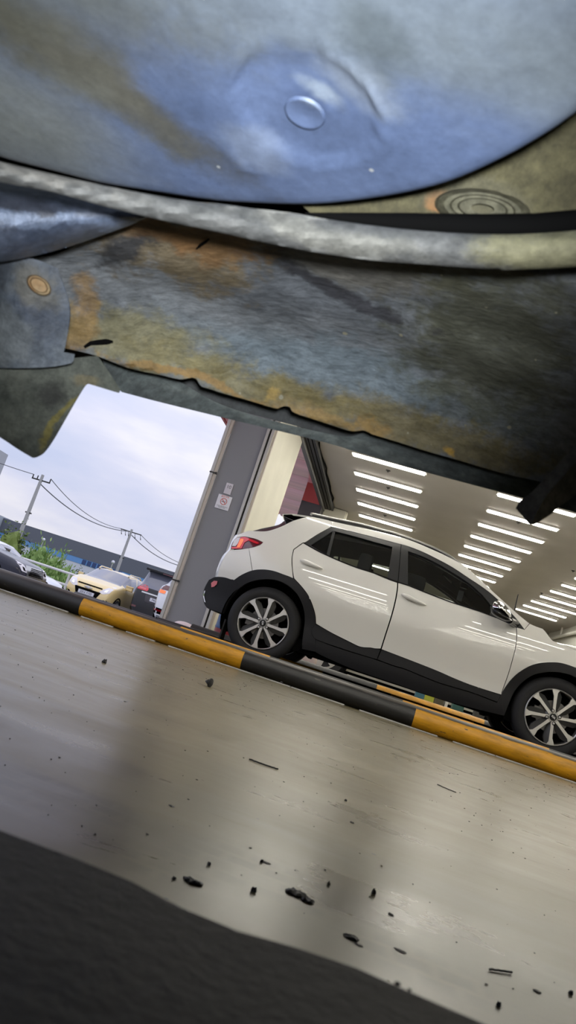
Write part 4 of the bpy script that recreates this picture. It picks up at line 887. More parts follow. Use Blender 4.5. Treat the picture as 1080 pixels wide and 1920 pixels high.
# white SUV, tail to the camera, half hidden by the pier
p = onY(287, 1112, 18.2); sx_ = p[0]+.93
t, b, sect = lot_car('mid_suv', (sx_, 18.2+4.5, GZ(sx_)-.06), -math.pi/2, 'white SUV parked tail-first outside, half hidden behind the grey pier', m_whitecar, 4.5, 1.86, 1.64,
    [(0, .8), (.3, .95), (1.1, 1.06), (1.8, 1.56), (2.4, 1.64), (3.7, 1.56), (4.35, 1.08), (4.5, .75)], 1.02, (1.05, 1.75, 3.70, 4.33), (.9, 3.5), .35)
for s in (1, -1):
    tl = plaque(t, 'tail_lamp', [(s*.90, .93, 4.36), (s*.42, .98, 4.46), (s*.42, 1.06, 4.42), (s*.70, 1.12, 4.33), (s*.92, 1.10, 4.24)], m_darkred, .05)
    plaque(t, 'turn_lens', [(s*.86, .85, 4.42), (s*.66, .86, 4.46), (s*.66, .93, 4.45), (s*.86, .94, 4.40)], m_amber, .03, sub=tl)
    plaque(t, 'bumper_reflector', [(s*.92, .36, 4.36), (s*.45, .34, 4.50), (s*.45, .48, 4.49), (s*.92, .50, 4.34)], m_dark, .03)
    plaque(t, 'bumper_lamp', [(s*.88, .42, 4.40), (s*.55, .40, 4.51), (s*.55, .445, 4.51), (s*.88, .47, 4.40)], m_red, .03)
plate(t, 4.50, .72, 1, '38무 4106')
# dark saloon, side on, nose to the right, and a white car behind it
p = onY(56, 1078, 20.0); sx_ = p[0]
t, b, sect = lot_car('saloon_car', (sx_, 20.3, GZ(sx_)-.16), math.pi-.02, 'dark navy saloon parked outside at the far left, chrome grille facing right', m_navycar, 4.9, 1.86, 1.46,
    [(0, .62), (.08, .78), (.35, .88), (1.35, 1.02), (2.25, 1.42), (2.9, 1.46), (3.7, 1.38), (4.5, 1.08), (4.9, .8)], .98, (1.30, 2.2, 3.55, 4.35), (.9, 3.75), .34)
for s in (1, -1):
    hlm = plaque(t, 'headlamp', [(s*.48, .60, .02), (s*.76, .62, .28), (s*.84, .80, .80), (s*.80, .84, .72), (s*.55, .76, .12)], m_lens, .06)
    plaque(t, 'headlamp_bulb', [(s*.58, .64, .03), (s*.68, .65, .12), (s*.70, .74, .16), (s*.60, .72, .06)], m_dark, .05, sub=hlm)
g = plaque(t, 'grille', [(-.44, .52, -.05), (.44, .52, -.05), (.52, .66, -.04), (.46, .80, -.01), (-.46, .80, -.01), (-.52, .66, -.04)], m_silver, .09, label='chrome grille frame')
for k in range(6):
    bm = bmesh.new(); z = .55+.038*k; add_box(bm, (-.062, -.40, z), (-.03, .40, z+.026), 0, .003); mk('grille_slat', bm, m_dark, g)
plate(t, -.06, .42, -1, '31호 8820')
plaque(t, 'lower_intake', [(-.8, .24, -.01), (.8, .24, -.01), (.72, .36, -.03), (-.72, .36, -.03)], m_dark, .06)
p = onY(98, 1094, 23.0); sx_ = p[0]
t, b, sect = lot_car('white_saloon', (sx_, 23.4, GZ(sx_)-.26), math.pi, 'white car parked outside behind the dark navy saloon, only its bonnet showing', m_whitecar, 4.5, 1.80, 1.44,
    [(0, .52), (.12, .66), (.45, .78), (1.3, .94), (2.2, 1.38), (2.9, 1.44), (3.5, 1.36), (4.2, 1.0), (4.5, .8)], .90, (1.25, 2.1, 3.4, 4.1), (.85, 3.5), .32)
for s in (1, -1):
    hlm = plaque(t, 'headlamp', [(s*.45, .55, .03), (s*.84, .60, .32), (s*.86, .70, .55), (s*.60, .66, .16)], m_lens, .06)
    plaque(t, 'headlamp_bulb', [(s*.55, .57, .05), (s*.72, .60, .17), (s*.72, .66, .2), (s*.58, .63, .1)], m_dark, .05, sub=hlm)
# steel railing
pts = [onY(60, 1056, 26), onY(190, 1092, 26)]
x0, x1 = pts[0][0]-5, -10.35; zt = onY(120, 1072, 26)[2]; zg = -.9
m_rail = mat('pale_rail_steel', (.68, .67, .66), .4, metal=.2)
t = empty('steel_railing', ((x0+x1)/2, 26, zg)); tag(t, 'pale steel railing with two rails behind the parked cars', 'railing')
for dz in (0, -.42):
    bm = bmesh.new(); add_tube(bm, [(x0-t.location.x, 0, zt+dz-zg), (x1-t.location.x, 0, zt+dz-zg)], .045, 10); mk('rail', bm, m_rail, t)
xm = onY(126, 1090, 26)[0]
for k in range(-4, 5):
    xx = xm+2.4*k
    if x0 < xx < x1: bm = bmesh.new(); add_tube(bm, [(xx-t.location.x, 0, 0), (xx-t.location.x, 0, zt-zg)], .045, 10); mk('post', bm, m_rail, t)
# shrubs: each a mass of leaf blades around its own stems
def leaf_mat(name, c1, c2): 
    m = mat(name, c1, .6, noise=.0); t_ = m.node_tree; b_ = t_.nodes['Principled BSDF']; oi = t_.nodes.new('ShaderNodeNewGeometry')
    rp = t_.nodes.new('ShaderNodeValToRGB'); rp.color_ramp.elements[0].color = (*c1, 1); rp.color_ramp.elements[1].color = (*c2, 1)
    t_.links.new(oi.outputs['Random Per Island'], rp.inputs[0]); t_.links.new(rp.outputs[0], b_.inputs['Base Color']); return m
lm_d = leaf_mat('dark_leaves', (.035, .075, .020), (.16, .22, .04)); lm_l = leaf_mat('bright_leaves', (.10, .22, .045), (.30, .42, .12))
def shrub(x, y, zg, w, d, h, n, m, size, label, feather=False):
    t = empty('shrub', (x, y, zg)); tag(t, label, 'shrub', None)
    bm = bmesh.new(); rg = np.random.default_rng(int(abs(x*100)+n)); clumps = rg.normal(size=(22, 3)); 
    for i in range(int(n*1.35)):
        c = clumps[rg.integers(22)]; c = c/np.linalg.norm(c)*rg.uniform(.35, .85); c[2] = abs(c[2])*1.05-.05
        q = c+rg.normal(size=3)*.16
        p = Vector((q[0]*w/2, q[1]*d/2, max(.02, q[2]*h)))
        dr_ = Vector(rg.normal(size=3)); 
        if feather: dr_ = Vector((rg.normal()*.5, rg.normal()*.5, 1.2))
        dr_.normalize(); sd = dr_.cross(Vector(rg.normal(size=3))).normalized(); s = size*rg.uniform(.6, 1.5); l = s*(3.2 if feather else 1.5)
        v = [bm.verts.new(p-sd*s*.5), bm.verts.new(p+dr_*l*.5-sd*s*.15+sd*s*.4), bm.verts.new(p+dr_*l), bm.verts.new(p+dr_*l*.45-sd*s*.7)]
        bm.faces.new(v)
    b2 = bmesh.new(); bmesh.ops.create_icosphere(b2, subdivisions=3, radius=1)
    for v in b2.verts:
        k_ = .66+.16*math.sin(v.co.x*7+x)*math.sin(v.co.z*6)+.1*math.sin(v.co.y*9); v.co = Vector((v.co.x*w/2*k_, v.co.y*d/2*k_, h*.47+v.co.z*h*.5*min(.9, k_+.14)))
    merge(bm, b2, 0)
    mk('foliage', bm, m, t, smooth=False, recalc=False)
    bm = bmesh.new()
    for k in range(6): a = k*1.05; add_tube(bm, [(0, 0, 0), (math.cos(a)*w*.1, math.sin(a)*d*.1, h*.4), (math.cos(a)*w*.22, math.sin(a)*d*.22, h*.75)], [.05, .035, .012], 6)
    mk('stem', bm, m_steel_dark, t)
for (u, v, Y, w, h, n, m, s, lab, ft) in [
        (34, 984, 29.5, 1.5, 2.5, 3200, lm_d, .085, 'tall dark green shrub at the foot of the left utility pole', False),
        (60, 1028, 31.5, 1.2, 1.9, 2200, lm_l, .07, 'bright green shrub just behind the bonnet of the dark saloon', False),
        (86, 1014, 30.0, 1.1, 2.3, 2600, lm_l, .06, 'tallest bright green feathery shrub behind the railing', True),
        (108, 1036, 29.0, 1.2, 2.1, 2600, lm_l, .06, 'bright green feathery shrub right of the tallest one behind the railing', True),
        (128, 1056, 30.5, 1.15, 1.8, 2200, lm_l, .06, 'bright green feathery shrub beside the yellow hatchback', True),
        (147, 1072, 32.5, 1.3, 1.6, 2000, lm_d, .07, 'dark green shrub behind the railing, left of the yellow hatchback roof', False)]:
    p = onY(u, v, Y); shrub(p[0], Y, p[2]-h, w, 1.1, h, n, m, s, lab, ft)
for k in range(5):
    p = onY(84+18*k, 1096+4*k, 27.5); shrub(p[0], 27.5, -1.1, .85, .7, 1.25, 700, lm_l, .05, 'low bright green weeds behind the lower railing bar, %s from the left' % ['first', 'second', 'third', 'fourth', 'fifth'][k], True)
# far grey hall with a blue window strip
D = 125
pl, pr = onY(8, 968.5, D), onY(283, 1062, D); zt = (pl[2]+pr[2])/2; xl, xr2 = pl[0], pr[0]+60
z1 = onY(120, 1040, D)[2]; z2 = onY(120, 1049, D)[2]
zw1 = onY(62, 1020, D)[2]-.0
t = empty('warehouse', ((xl+xr2)/2, D+10, -1.3)); tag(t, 'long dark grey warehouse with a blue window strip in the distance', 'building'); Lc = t.location
def loc3(lo, hi): return [lo[i]-Lc[i] for i in range(3)], [hi[i]-Lc[i] for i in range(3)]
zb1 = onY(57, 1016, D)[2]; 
m_whall = mat('warehouse_grey', (.12, .13, .165), .6); m_wlow = mat('warehouse_pale', (.60, .62, .70), .7); m_blue = mat('blue_windows', (.13, .30, .62), .3); m_bluedk = mat('dark_blue_pane', (.02, .05, .16), .15)
box('upper_wall', *loc3((xl, D, zb1), (xr2, D+20, zt)), m_whall, t); box('lower_wall', *loc3((xl, D+.1, -1.3), (xr2, D+20, zb1-.95)), m_wlow, t)
ws = box('window_strip', *loc3((xl+.2, D+.05, zb1-.95), (xr2-.2, D+20, zb1)), m_blue, t)
xx = onY(155, 1050, D)[0]
for k in range(8):
    bm = bmesh.new(); add_box(bm, *loc3((xx+.95*k, D-.02, zb1-.9), (xx+.95*k+.7, D+.1, zb1-.08))); mk('window_pane', bm, m_bluedk, ws)
box('end_wall', *loc3((xl-7, D-4, -1.3), (xl-.02, D+20, zt+.2)), mat('warehouse_end', (.42, .46, .52), .6), t)
bm = bmesh.new(); p = onY(15.5, 853, 78); add_box(bm, (-8, -4, -p[2]-1.3), (0, 0, 0), 0); t = empty('office_block', (p[0], 78, p[2])); tag(t, 'corner of a pale grey building at the far left edge of the picture', 'building'); mk('wall', bm, mat('pale_grey_cladding', (.42, .43, .48), .6), t)
bm = bmesh.new(); add_box(bm, (-2.6, -4.04, -4.2), (-.7, -3.9, -2.6)); mk('window', bm, m_bluedk, t)
# utility poles and their wires
m_conc = mat('concrete_pole', (.42, .41, .42), .8); m_wire = mat('wire_grey', (.12, .12, .14), .6)
tops = {}
for (ub, vb, ut, vt, Y, lab, style) in [(27, 1033, 79, 890, 67, 'left utility pole with a crossarm, rising above the dark shrub', 0), (221, 1072, 245.5, 992, 91, 'right utility pole hung with jumper wires, behind the yellow hatchback', 1)]:
    pt = onY(ut, vt, Y); pb = onY(ub, vb, Y); zg = -1.4; t = empty('utility_pole', ((pt[0]+pb[0])/2, Y, zg)); tag(t, lab, 'utility pole'); x = t.location.x; h = pt[2]-zg
    bm = bmesh.new(); add_tube(bm, [(0, 0, 0), (0, 0, h)], [.24, .14], 14); mk('shaft', bm, m_conc, t)
    if style == 0:
        bm = bmesh.new(); add_box(bm, (-.95, -.05, h-.62), (.95, .05, h-.50)); a_ = mk('crossarm', bm, m_steel_dark, t)
        for xx in (-.9, -.42, .9): bm = bmesh.new(); add_tube(bm, [(xx, 0, h-.5), (xx, 0, h-.18)], .055, 8); mk('insulator', bm, m_steel_dark, a_)
    else:
        bm = bmesh.new(); add_box(bm, (-1.4, -.05, h-.40), (1.4, .05, h-.28)); a_ = mk('crossarm', bm, m_steel_dark, t)
        for xx in (-1.3, -.75, -.35, .55, 1.3): bm = bmesh.new(); add_tube(bm, [(xx, 0, h-.35), (xx+.1, 0, h-.7), (xx+.22, 0, h-.95)], [.03, .03, .06], 6); mk('jumper_wire', bm, m_steel_dark, a_)
    bm = bmesh.new(); add_box(bm, (-.28, -.1, h*.62), (.30, .1, h*.62+.12)); mk('bracket', bm, m_steel_dark, t)
    tops[style] = (x, Y, h+zg)
def wire(a, b, sag, r, lab):
    bm = bmesh.new(); pts = []
    for k in range(25):
        s = k/24; q = Vector(a).lerp(Vector(b), s); q.z -= sag*4*s*(1-s); pts.append(q)
    add_tube(bm, pts, r, 6); o = mk('overhead_wire', bm, m_wire); tag(o, lab, 'wire', 'overhead wires')
A, B = tops[0], tops[1]
wire((A[0]+.9, A[1], A[2]-.15), (B[0]-1.3, B[1], B[2]-.3), .9, .035, 'upper wire sagging between the two utility poles')
wire((A[0]+.1, A[1], A[2]-.9), (B[0]-.3, B[1], B[2]-.35), 1.0, .05, 'lower wire sagging between the two utility poles')
q = onY(8, 874, 60); wire((A[0]-.9, A[1], A[2]-.2), (q[0]-8, 60, q[2]+.8), .2, .035, 'wire running left from the left pole crossarm')
q = onY(345, 1047, 100); wire((B[0]+1.3, B[1], B[2]-.3), (q[0]+3, 100, q[2]-.5), .9, .035, 'upper wire running right from the right pole to the pier')
wire((B[0]+.2, B[1], B[2]-.7), (q[0]+3, 100, q[2]-.55), 1.1, .05, 'lower wire running right from the right pole to the pier')
for (u, v, vb, lab) in [(82, 1012, 1030, 'thin white lamp post in front of the warehouse, above the shrubs'), (212, 1054, 1068, 'thin white lamp post in front of the warehouse, left of the right pole')]:
    p = onY(u, v, 100); t = empty('lamp_post', (p[0], 100, -1.3)); tag(t, lab, 'lamp post'); h = p[2]+1.3
    bm = bmesh.new(); add_tube(bm, [(0, 0, 0), (0, 0, h)], .07, 8); mk('post', bm, m_alu, t)
    bm = bmesh.new(); bmesh.ops.create_uvsphere(bm, u_segments=14, v_segments=10, radius=.24); 
    for w_ in bm.verts: w_.co.z += h
    mk('lamp_head', bm, m_signwhite, t)

# another car beyond the lift, glimpsed under and through the white one
t, b, sect = lot_car('tall_suv', (3.05, 12.75, 0), math.pi, 'white tall car beyond the lift, glimpsed through and under the side-on crossover', m_white, 4.6, 1.84, 1.74,
    [(0, .8), (.15, .95), (.95, 1.08), (1.75, 1.66), (2.4, 1.74), (3.9, 1.70), (4.4, 1.15), (4.6, .8)], 1.06, (.9, 1.7, 3.9, 4.38), (1.05, 3.9), .34)
# ------------------------------------------------------------------ things behind and under the white car
p = onY(427, 1190, 9.95); t = empty('drum', (p[0]-.04, 9.95, .0)); tag(t, 'dark red and blue drum glimpsed between the rear bumper and rear tyre', 'drum')
bm = bmesh.new(); add_lathe(bm, [(.0, 0), (.15, 0), (.155, .02), (.15, .04), (.15, .21), (.0, .21)], 'Z', 28); o = mk('lower_body', bm, mat('dark_red_plastic', (.20, .02, .025), .3), t); o['label'] = 'dark red lower half'
bm = bmesh.new(); add_lathe(bm, [(.0, .21), (.15, .21), (.155, .23), (.15, .25), (.15, .40), (.12, .42), (.0, .42)], 'Z', 28); o = mk('upper_body', bm, mat('blue_plastic', (.03, .08, .20), .3), t); o['label'] = 'blue upper half'
p = onY(410, 1175, 10.3); bm = bmesh.new(); add_box(bm, (p[0]-.03, 10.28, 0), (p[0]+.02, 10.33, .55), 0, .005); o = mk('white_post', bm, m_signwhite); tag(o, 'short white post behind the rear bumper, left of the drum', 'post')
p = onY(347, 1172, 10.2); t = empty('floor_cushion', (p[0], 10.2, 0)); tag(t, 'rounded white and dark red bag on the floor before the grey pier', 'bag')
bm = bmesh.new(); b2 = bmesh.new(); bmesh.ops.create_uvsphere(b2, u_segments=24, v_segments=14, radius=1)
for v in b2.verts: v.co = Vector((v.co.x*.16, v.co.y*.12, .075+max(-1, v.co.z)*.075))
merge(bm, b2, 0); mk('cover', bm, mat('pale_pink_white', (.62, .52, .56), .5), t)
bm = bmesh.new(); b2 = bmesh.new(); bmesh.ops.create_uvsphere(b2, u_segments=24, v_segments=14, radius=1)
for v in b2.verts: v.co = Vector((.17+v.co.x*.16, v.co.y*.10, .05+v.co.z*.05))
merge(bm, b2, 0); mk('end_flap', bm, mat('wine_red', (.10, .02, .035), .5), t)
cols = [((.05, .16, .22), 'teal carton', .28), ((.42, .46, .05), 'lime yellow carton', .30), ((.09, .08, .05), 'brown carton', .30), ((.62, .62, .58), 'narrow white carton', .09), ((.03, .10, .09), 'dark green carton', .34), ((.55, .56, .54), 'flat white box', .16), ((.06, .06, .055), 'black carton', .3)]
us = [787, 804, 822, 836, 858, 881, 898]
for (c, nm, w), u in zip(cols, us):
    v = 1278+(u-706)*.329; p = onY(u, v-2, 10.6); w *= .42; h = .16 if nm == 'flat white box' else .245
    bm = bmesh.new(); add_box(bm, (p[0]-w/2, 10.5, 0), (p[0]+w/2, 10.75, h), 0, .006); o = mk('carton', bm, mat(nm.replace(' ', '_'), c, .6)); tag(o, nm + ' on the floor beyond the lift, glimpsed under the car sill', 'carton', 'cartons beyond the lift')
p = onY(576, 1232, 10.6); bm = bmesh.new(); add_box(bm, (p[0]-.13, 10.5, 0), (p[0]+.13, 10.8, .32), 0, .02); o = mk('carton', bm, mat('pinkish_white', (.55, .45, .42), .6)); tag(o, 'pinkish white carton glimpsed behind the rear tyre', 'carton', 'cartons beyond the lift')

# ------------------------------------------------------------------ debris on the floor
m_chip = mat('dark_rubber_chip', (.012, .012, .014), .55, bump=.4, bscale=200)
m_chipgrey = mat('grey_paint_flake', (.10, .095, .09), .7)
def chip(u, v, lpx, wpx, ang, lab, thick=.35, m=None, nm='rubber_chip', kind='flake', seed=0):
    p = onZ(u, v, 0); dist = np.linalg.norm(p-C); L_ = lpx*dist/F/2; Wd = wpx*dist/F/2/max(.25, .19/dist*1.6); Wd = min(Wd, L_*.8); H_ = max(.0006, wpx*dist/F*thick)
    rg = np.random.default_rng(seed+int(u*7+v)); bm = bmesh.new(); n = 14; lo, mid, hi = [], [], []
    for k in range(n):
        a = 2*math.pi*k/n; r = rg.uniform(.62, 1.05); x, y = L_*r*math.cos(a), Wd*r*math.sin(a)
        lo.append(bm.verts.new((x, y, 0.0002))); mid.append(bm.verts.new((x*1.04, y*1.04, H_*.5*rg.uniform(.5, 1.2)))); hi.append(bm.verts.new((x*.72, y*.7, H_*rg.uniform(.6, 1.25))))
    for A_, B_ in ((lo, mid), (mid, hi)):
        for k in range(n): bm.faces.new([A_[k], A_[(k+1) % n], B_[(k+1) % n], B_[k]])
    bm.faces.new(lo); c = bm.verts.new((0, 0, H_))
    for k in range(n): bm.faces.new([hi[k], hi[(k+1) % n], c])
    o = mk(nm, bm, m or m_chip, sharp=25); o.location = (p[0], p[1], 0); o.rotation_euler = (0, 0, math.radians(ang)); tag(o, lab, kind); return o
chip(361, 1655, 38, 12, 8, 'torn black rubber flake on the floor near the dark beam, left of the largest flake', .5)
chip(555, 1677, 44, 14, -10, 'largest torn black rubber flake on the floor near the dark beam', .45)
chip(578, 1691, 26, 10, -18, 'pointed black flake lying against the lower end of the largest flake', .45, seed=3)
chip(660, 1760, 30, 10, -8, 'curled dark flake on the floor below and right of the largest flake', .4, seed=4)
chip(672, 1772, 18, 6, -5, 'thin grey flake beside the curled dark flake', .2, m_chipgrey, 'paint_flake')
chip(499, 1618, 20, 6, -6, 'thin grey flake on the floor above the largest black flake', .15, m_chipgrey, 'paint_flake')
chip(475, 1672, 11, 10, 0, 'round black crumb left of the largest black flake', .7, None, 'rubber_crumb', 'crumb')
chip(490, 1617, 7, 6, 0, 'small black crumb at the end of the thin grey flake', .7, None, 'rubber_crumb', 'crumb')
chip(700, 1677, 9, 10, 40, 'black crumb standing alone right of the largest flake', .8, None, 'rubber_crumb', 'crumb')
chip(616, 1660, 7, 6, 0, 'tiny black crumb up and right of the largest flake', .7, None, 'rubber_crumb', 'crumb')
chip(391, 1622, 8, 7, 0, 'tiny black crumb above the left rubber flake', .7, None, 'rubber_crumb', 'crumb')
chip(326, 1649, 8, 6, 0, 'tiny black crumb just left of the left rubber flake', .7, None, 'rubber_crumb', 'crumb')
chip(934, 1887, 9, 9, 0, 'black crumb near the bottom right corner of the floor', .7, None, 'rubber_crumb', 'crumb')
chip(1007, 1860, 16, 6, -12, 'thin dark chip near the bottom right, above the lone crumb', .3, None, 'rubber_chip')
chip(1070, 1865, 8, 8, 0, 'black crumb at the right edge of the picture low down', .7, None, 'rubber_crumb', 'crumb')
chip(733, 1715, 12, 5, -10, 'small dark chip right of the largest flake, in the tyre mark', .4, None, 'rubber_chip')
chip(750, 1783, 26, 8, -12, 'grey smudge-like flake right of the curled dark flake', .12, m_chipgrey, 'paint_flake')
chip(195, 1243, 9, 8, 0, 'black crumb far off on the bright floor at the left', .8, None, 'rubber_crumb', 'crumb')
chip(527, 1283, 6, 6, 0, 'tiny black crumb against the foot of the front pipe', .8, None, 'rubber_crumb', 'crumb')
chip(322, 1512, 14, 5, 0, 'dark chip on the middle of the floor at the left', .3, None, 'rubber_chip')
chip(660, 1543, 9, 5, 0, 'dark chip on the middle of the floor', .4, None, 'rubber_chip')
chip(648, 1502, 6, 5, 0, 'tiny dark crumb above the chip on the middle of the floor', .6, None, 'rubber_crumb', 'crumb')
def strand(pts, r, lab, nm='wire_strand'):
    bm = bmesh.new(); P = [onZ(u, v, 0) for u, v in pts]; P = [(q[0], q[1], r+.0006*abs(math.sin(i*1.7))) for i, q in enumerate(smooth_poly([tuple(q[:2]) for q in P], 180, 4, False))]
    add_tube(bm, P, r, 6); o = mk(nm, bm, m_chip); tag(o, lab, 'strand')
strand([(467, 1425), (485, 1432), (505, 1439), (521, 1444)], .0014, 'thin dark wire strand in the middle of the floor')
strand([(917, 1820), (938, 1823), (959, 1826)], .0009, 'short dark wire strand near the bottom right')
strand([(820, 1472), (840, 1481), (855, 1487)], .0012, 'fine dark hair-like strand on the floor at the right')
# push-in trim clip lying on its side
p = onZ(389, 1287, 0); t = empty('trim_clip', (p[0], p[1], 0), math.radians(-20)); tag(t, 'black plastic push-in trim clip lying on the floor in front of the pipe', 'clip')
S_ = np.linalg.norm(p-C)/F*17/2
b2 = bmesh.new(); add_lathe(b2, [(0, 0), (S_*.95, 0), (S_*.95, S_*.25), (S_*.5, S_*.40), (0, S_*.42)], 'X', 24); bm = bmesh.new(); Rt = Matrix.Translation((S_*.3, 0, S_*.92)); merge(bm, b2, 0, Rt); mk('head', bm, m_chip, t)
b2 = bmesh.new(); add_lathe(b2, [(0, -S_*1.25), (S_*.22, -S_*1.1), (S_*.42, -S_*.6), (S_*.25, 0), (0, 0)], 'X', 16); bm = bmesh.new(); merge(bm, b2, 0, Rt)
for k in range(4):
    b2 = bmesh.new(); add_prism(b2, [(-S_*1.05, S_*.1), (-S_*.35, S_*.72), (-S_*.15, S_*.2)], -S_*.09, S_*.09); merge(bm, b2, 0, Rt @ Matrix.Rotation(k*math.pi/2+.5, 4, 'X'))
mk('barbed_stem', bm, m_chip, t)
# countless fine grit
bm = bmesh.new()
for i in range(520):
    y = .65+4.0*RNG.random()**1.4; x = (RNG.random()-.5)*1.3*y+.05*y; s = RNG.uniform(.00025, .0006)*(1+.9*y)
    if y > YP-.15: continue
    b2 = bmesh.new(); bmesh.ops.create_icosphere(b2, subdivisions=1, radius=s); mt = Matrix.Translation((x, y, s*.5)) @ Matrix.Rotation(RNG.random()*6, 4, 'Z') @ Matrix.Diagonal((RNG.uniform(.7, 2.2), 1, .6, 1)); merge(bm, b2, 0, mt)
o = mk('grit', bm, m_chip); tag(o, 'fine dark grit scattered over the whole floor', 'grit', None, 'stuff')

# ------------------------------------------------------------------ near lift beam under the camera
m_beam = stained('grimy_black_beam', (.010, .0095, .009), (.024, .022, .019), [], .7, 0, 25, .5, 120)
t = empty('lift_beam', (0, .16, .0)); tag(t, 'dark grimy steel lift beam across the bottom of the picture', 'lift beam')
bm = bmesh.new(); n = 160; rows = []
top = []
for k in range(n+1):
    x = -1.6+3.2*k/n; e_ = .283-.16+ .0016*math.sin(x*41)+.0012*math.sin(x*97+1)+RNG.normal()*.0005; z = .1+.0008*math.sin(x*60)
    rows.append([(x, e_-.006, 0), (x, e_, .086), (x, e_-.002, .095+.2*(z-.1)), (x, e_-.008, z), (x, -.05, .099), (x, -.10, .098), (x, -.11, .088), (x, -.35, .088), (x, -.35, 0)])
add_grid(bm, rows); mk('beam', bm, m_beam, t)
bm = bmesh.new()
for (u, v, r) in [(745, 1838, .0006), (768, 1850, .0004)]:
    p = onZ(u, v+6, .099); b2 = bmesh.new(); bmesh.ops.create_icosphere(b2, subdivisions=2, radius=r)
    for w_ in b2.verts: w_.co *= RNG.uniform(.7, 1.3); w_.co.x *= 1.8
    merge(bm, b2, 0, Matrix.Translation((p[0], p[1]-.16, .099)))
o = mk('weld_burr', bm, m_beam, t); o['label'] = 'rough burrs on the beam edge'

# ------------------------------------------------------------------ underside of the car overhead
ub = empty('car_underbody', (0, .8, .45)); tag(ub, 'rusty grey underside of the lifted car directly above the camera', 'car')
def pxpanel(name, poly, dist, m, th=.006, step=22, sub=None, label=None, corner=32, wob=0.0, flip=1):
    poly = smooth_poly(poly, corner, 4); b = gridface(poly, step)
    for v in b.verts:
        u, w_ = v.co.x, v.co.z; d = dist(u, w_)
        if wob: d += wob*(math.sin(u*.031+w_*.017)+.6*math.sin(u*.071-w_*.053+1.3)+.4*math.sin(u*.13+w_*.11))
        v.co = Vector(U(u, w_, d))
    thicken(b, lambda co: co+(co-Vector(C)).normalized()*th, 0, 0)
    o = mk(name, b, m, sharp=40)
    if sub is not None: o.parent = sub
    else: adopt(o, ub)
    if label: o['label'] = label
    return o
def S(u, v, d, ru, rv, rd, ang=0.0):
    # stain ellipsoid centred on an underbody point; radii in pixels at that distance
    k = d/F; return (tuple(U(u, v, d)), (ru*k, rd, rv*k))
def st(u, v, d, ru, rv, col, strength=.9, rag=.9, ang=0.0):
    k = d/F; y_ = Vector(_n(ray(u, v))); x_ = Vector((1, 0, 0)); x_ = (x_-y_*x_.dot(y_)).normalized(); z_ = x_.cross(y_)
    a = math.radians(-ang); x2 = x_*math.cos(a)+z_*math.sin(a); z2 = x2.cross(y_)
    m3 = Matrix((x2, y_, z2)).transposed(); e3 = m3.to_euler()
    return ((*U(u, v, d), (e3.x, e3.y, e3.z)), (ru*k, .16, rv*k), col, strength, rag)
# big pressed pan right overhead
PZ = C[2]+.27
outl = smooth_poly([(-330, -300), (-420, -60), (-380, 90), (-260, 190), (-120, 265), (0, 312), (120, 342), (200, 360), (300, 378), (400, 391), (500, 398), (570, 399), (640, 396), (720, 388), (800, 371), (870, 350), (940, 320), (1000, 288), (1080, 236), (1150, 175), (1230, 80), (1280, -40), (1290, -200)], 60, 3, False)
OP = np.array([onZ(u, v, PZ)[:2] for u, v in outl]); cpan = onZ(560, -60, PZ)[:2]
pr0, pr1 = onZ(570, 215, PZ)[:2], onZ(572, 213, PZ)[:2]; kpx = np.linalg.norm(U(570, 215, 1)-U(571, 215, 1))*np.linalg.norm(onZ(570, 215, PZ)-C)
def panz(x, y):
    dx, dy = (x-pr0[0])/kpx, (y-pr0[1])/kpx; r = math.hypot(dx, dy); z = 0.0
    r_ = r/148; z += -.0020*math.exp(-((r_-1)/.07)**2)             # pressed ring
    z += .0030/(1+math.exp((r_-.98)*26))                           # dished centre
    z += -.0010*math.exp(-((r-42)/8)**2)+.0006*math.exp(-(r/26)**2) # drain plug seat
    q = onZd; ex, ey = (x-q[0])/kpx, (y-q[1])/kpx; e_ = math.hypot(ex/46, ey/40); z += -.0022*math.exp(-((e_-.9)/.22)**2)*(1 if ey > -20 else .4)
    z += .0007*math.sin(x*60)*math.sin(y*47+1)
    return z
onZd = onZ(462, 300, PZ)[:2]
bm = bmesh.new(); rows = []
for f in [0, .05, .1, .15, .2, .25, .3, .34, .38, .42, .45, .48, .51, .54, .57, .6, .63, .66, .69, .72, .75, .78, .81, .84, .87, .9, .93, .96, .98, 1.0]:
    row = []
    for q in OP:
        x, y = cpan+(q-cpan)*f; z = PZ+panz(x, y)+.004*(1-f)+ (0 if f < .93 else .010*((f-.93)/.07)**2); row.append((x, y, z))
    rows.append(row)
rows.append([(q[0]+(q[0]-cpan[0])*.015, q[1]+(q[1]-cpan[1])*.015, PZ+.02) for q in OP]); rows.append([(q[0]+(q[0]-cpan[0])*.03, q[1]+(q[1]-cpan[1])*.03, PZ+.07) for q in OP])
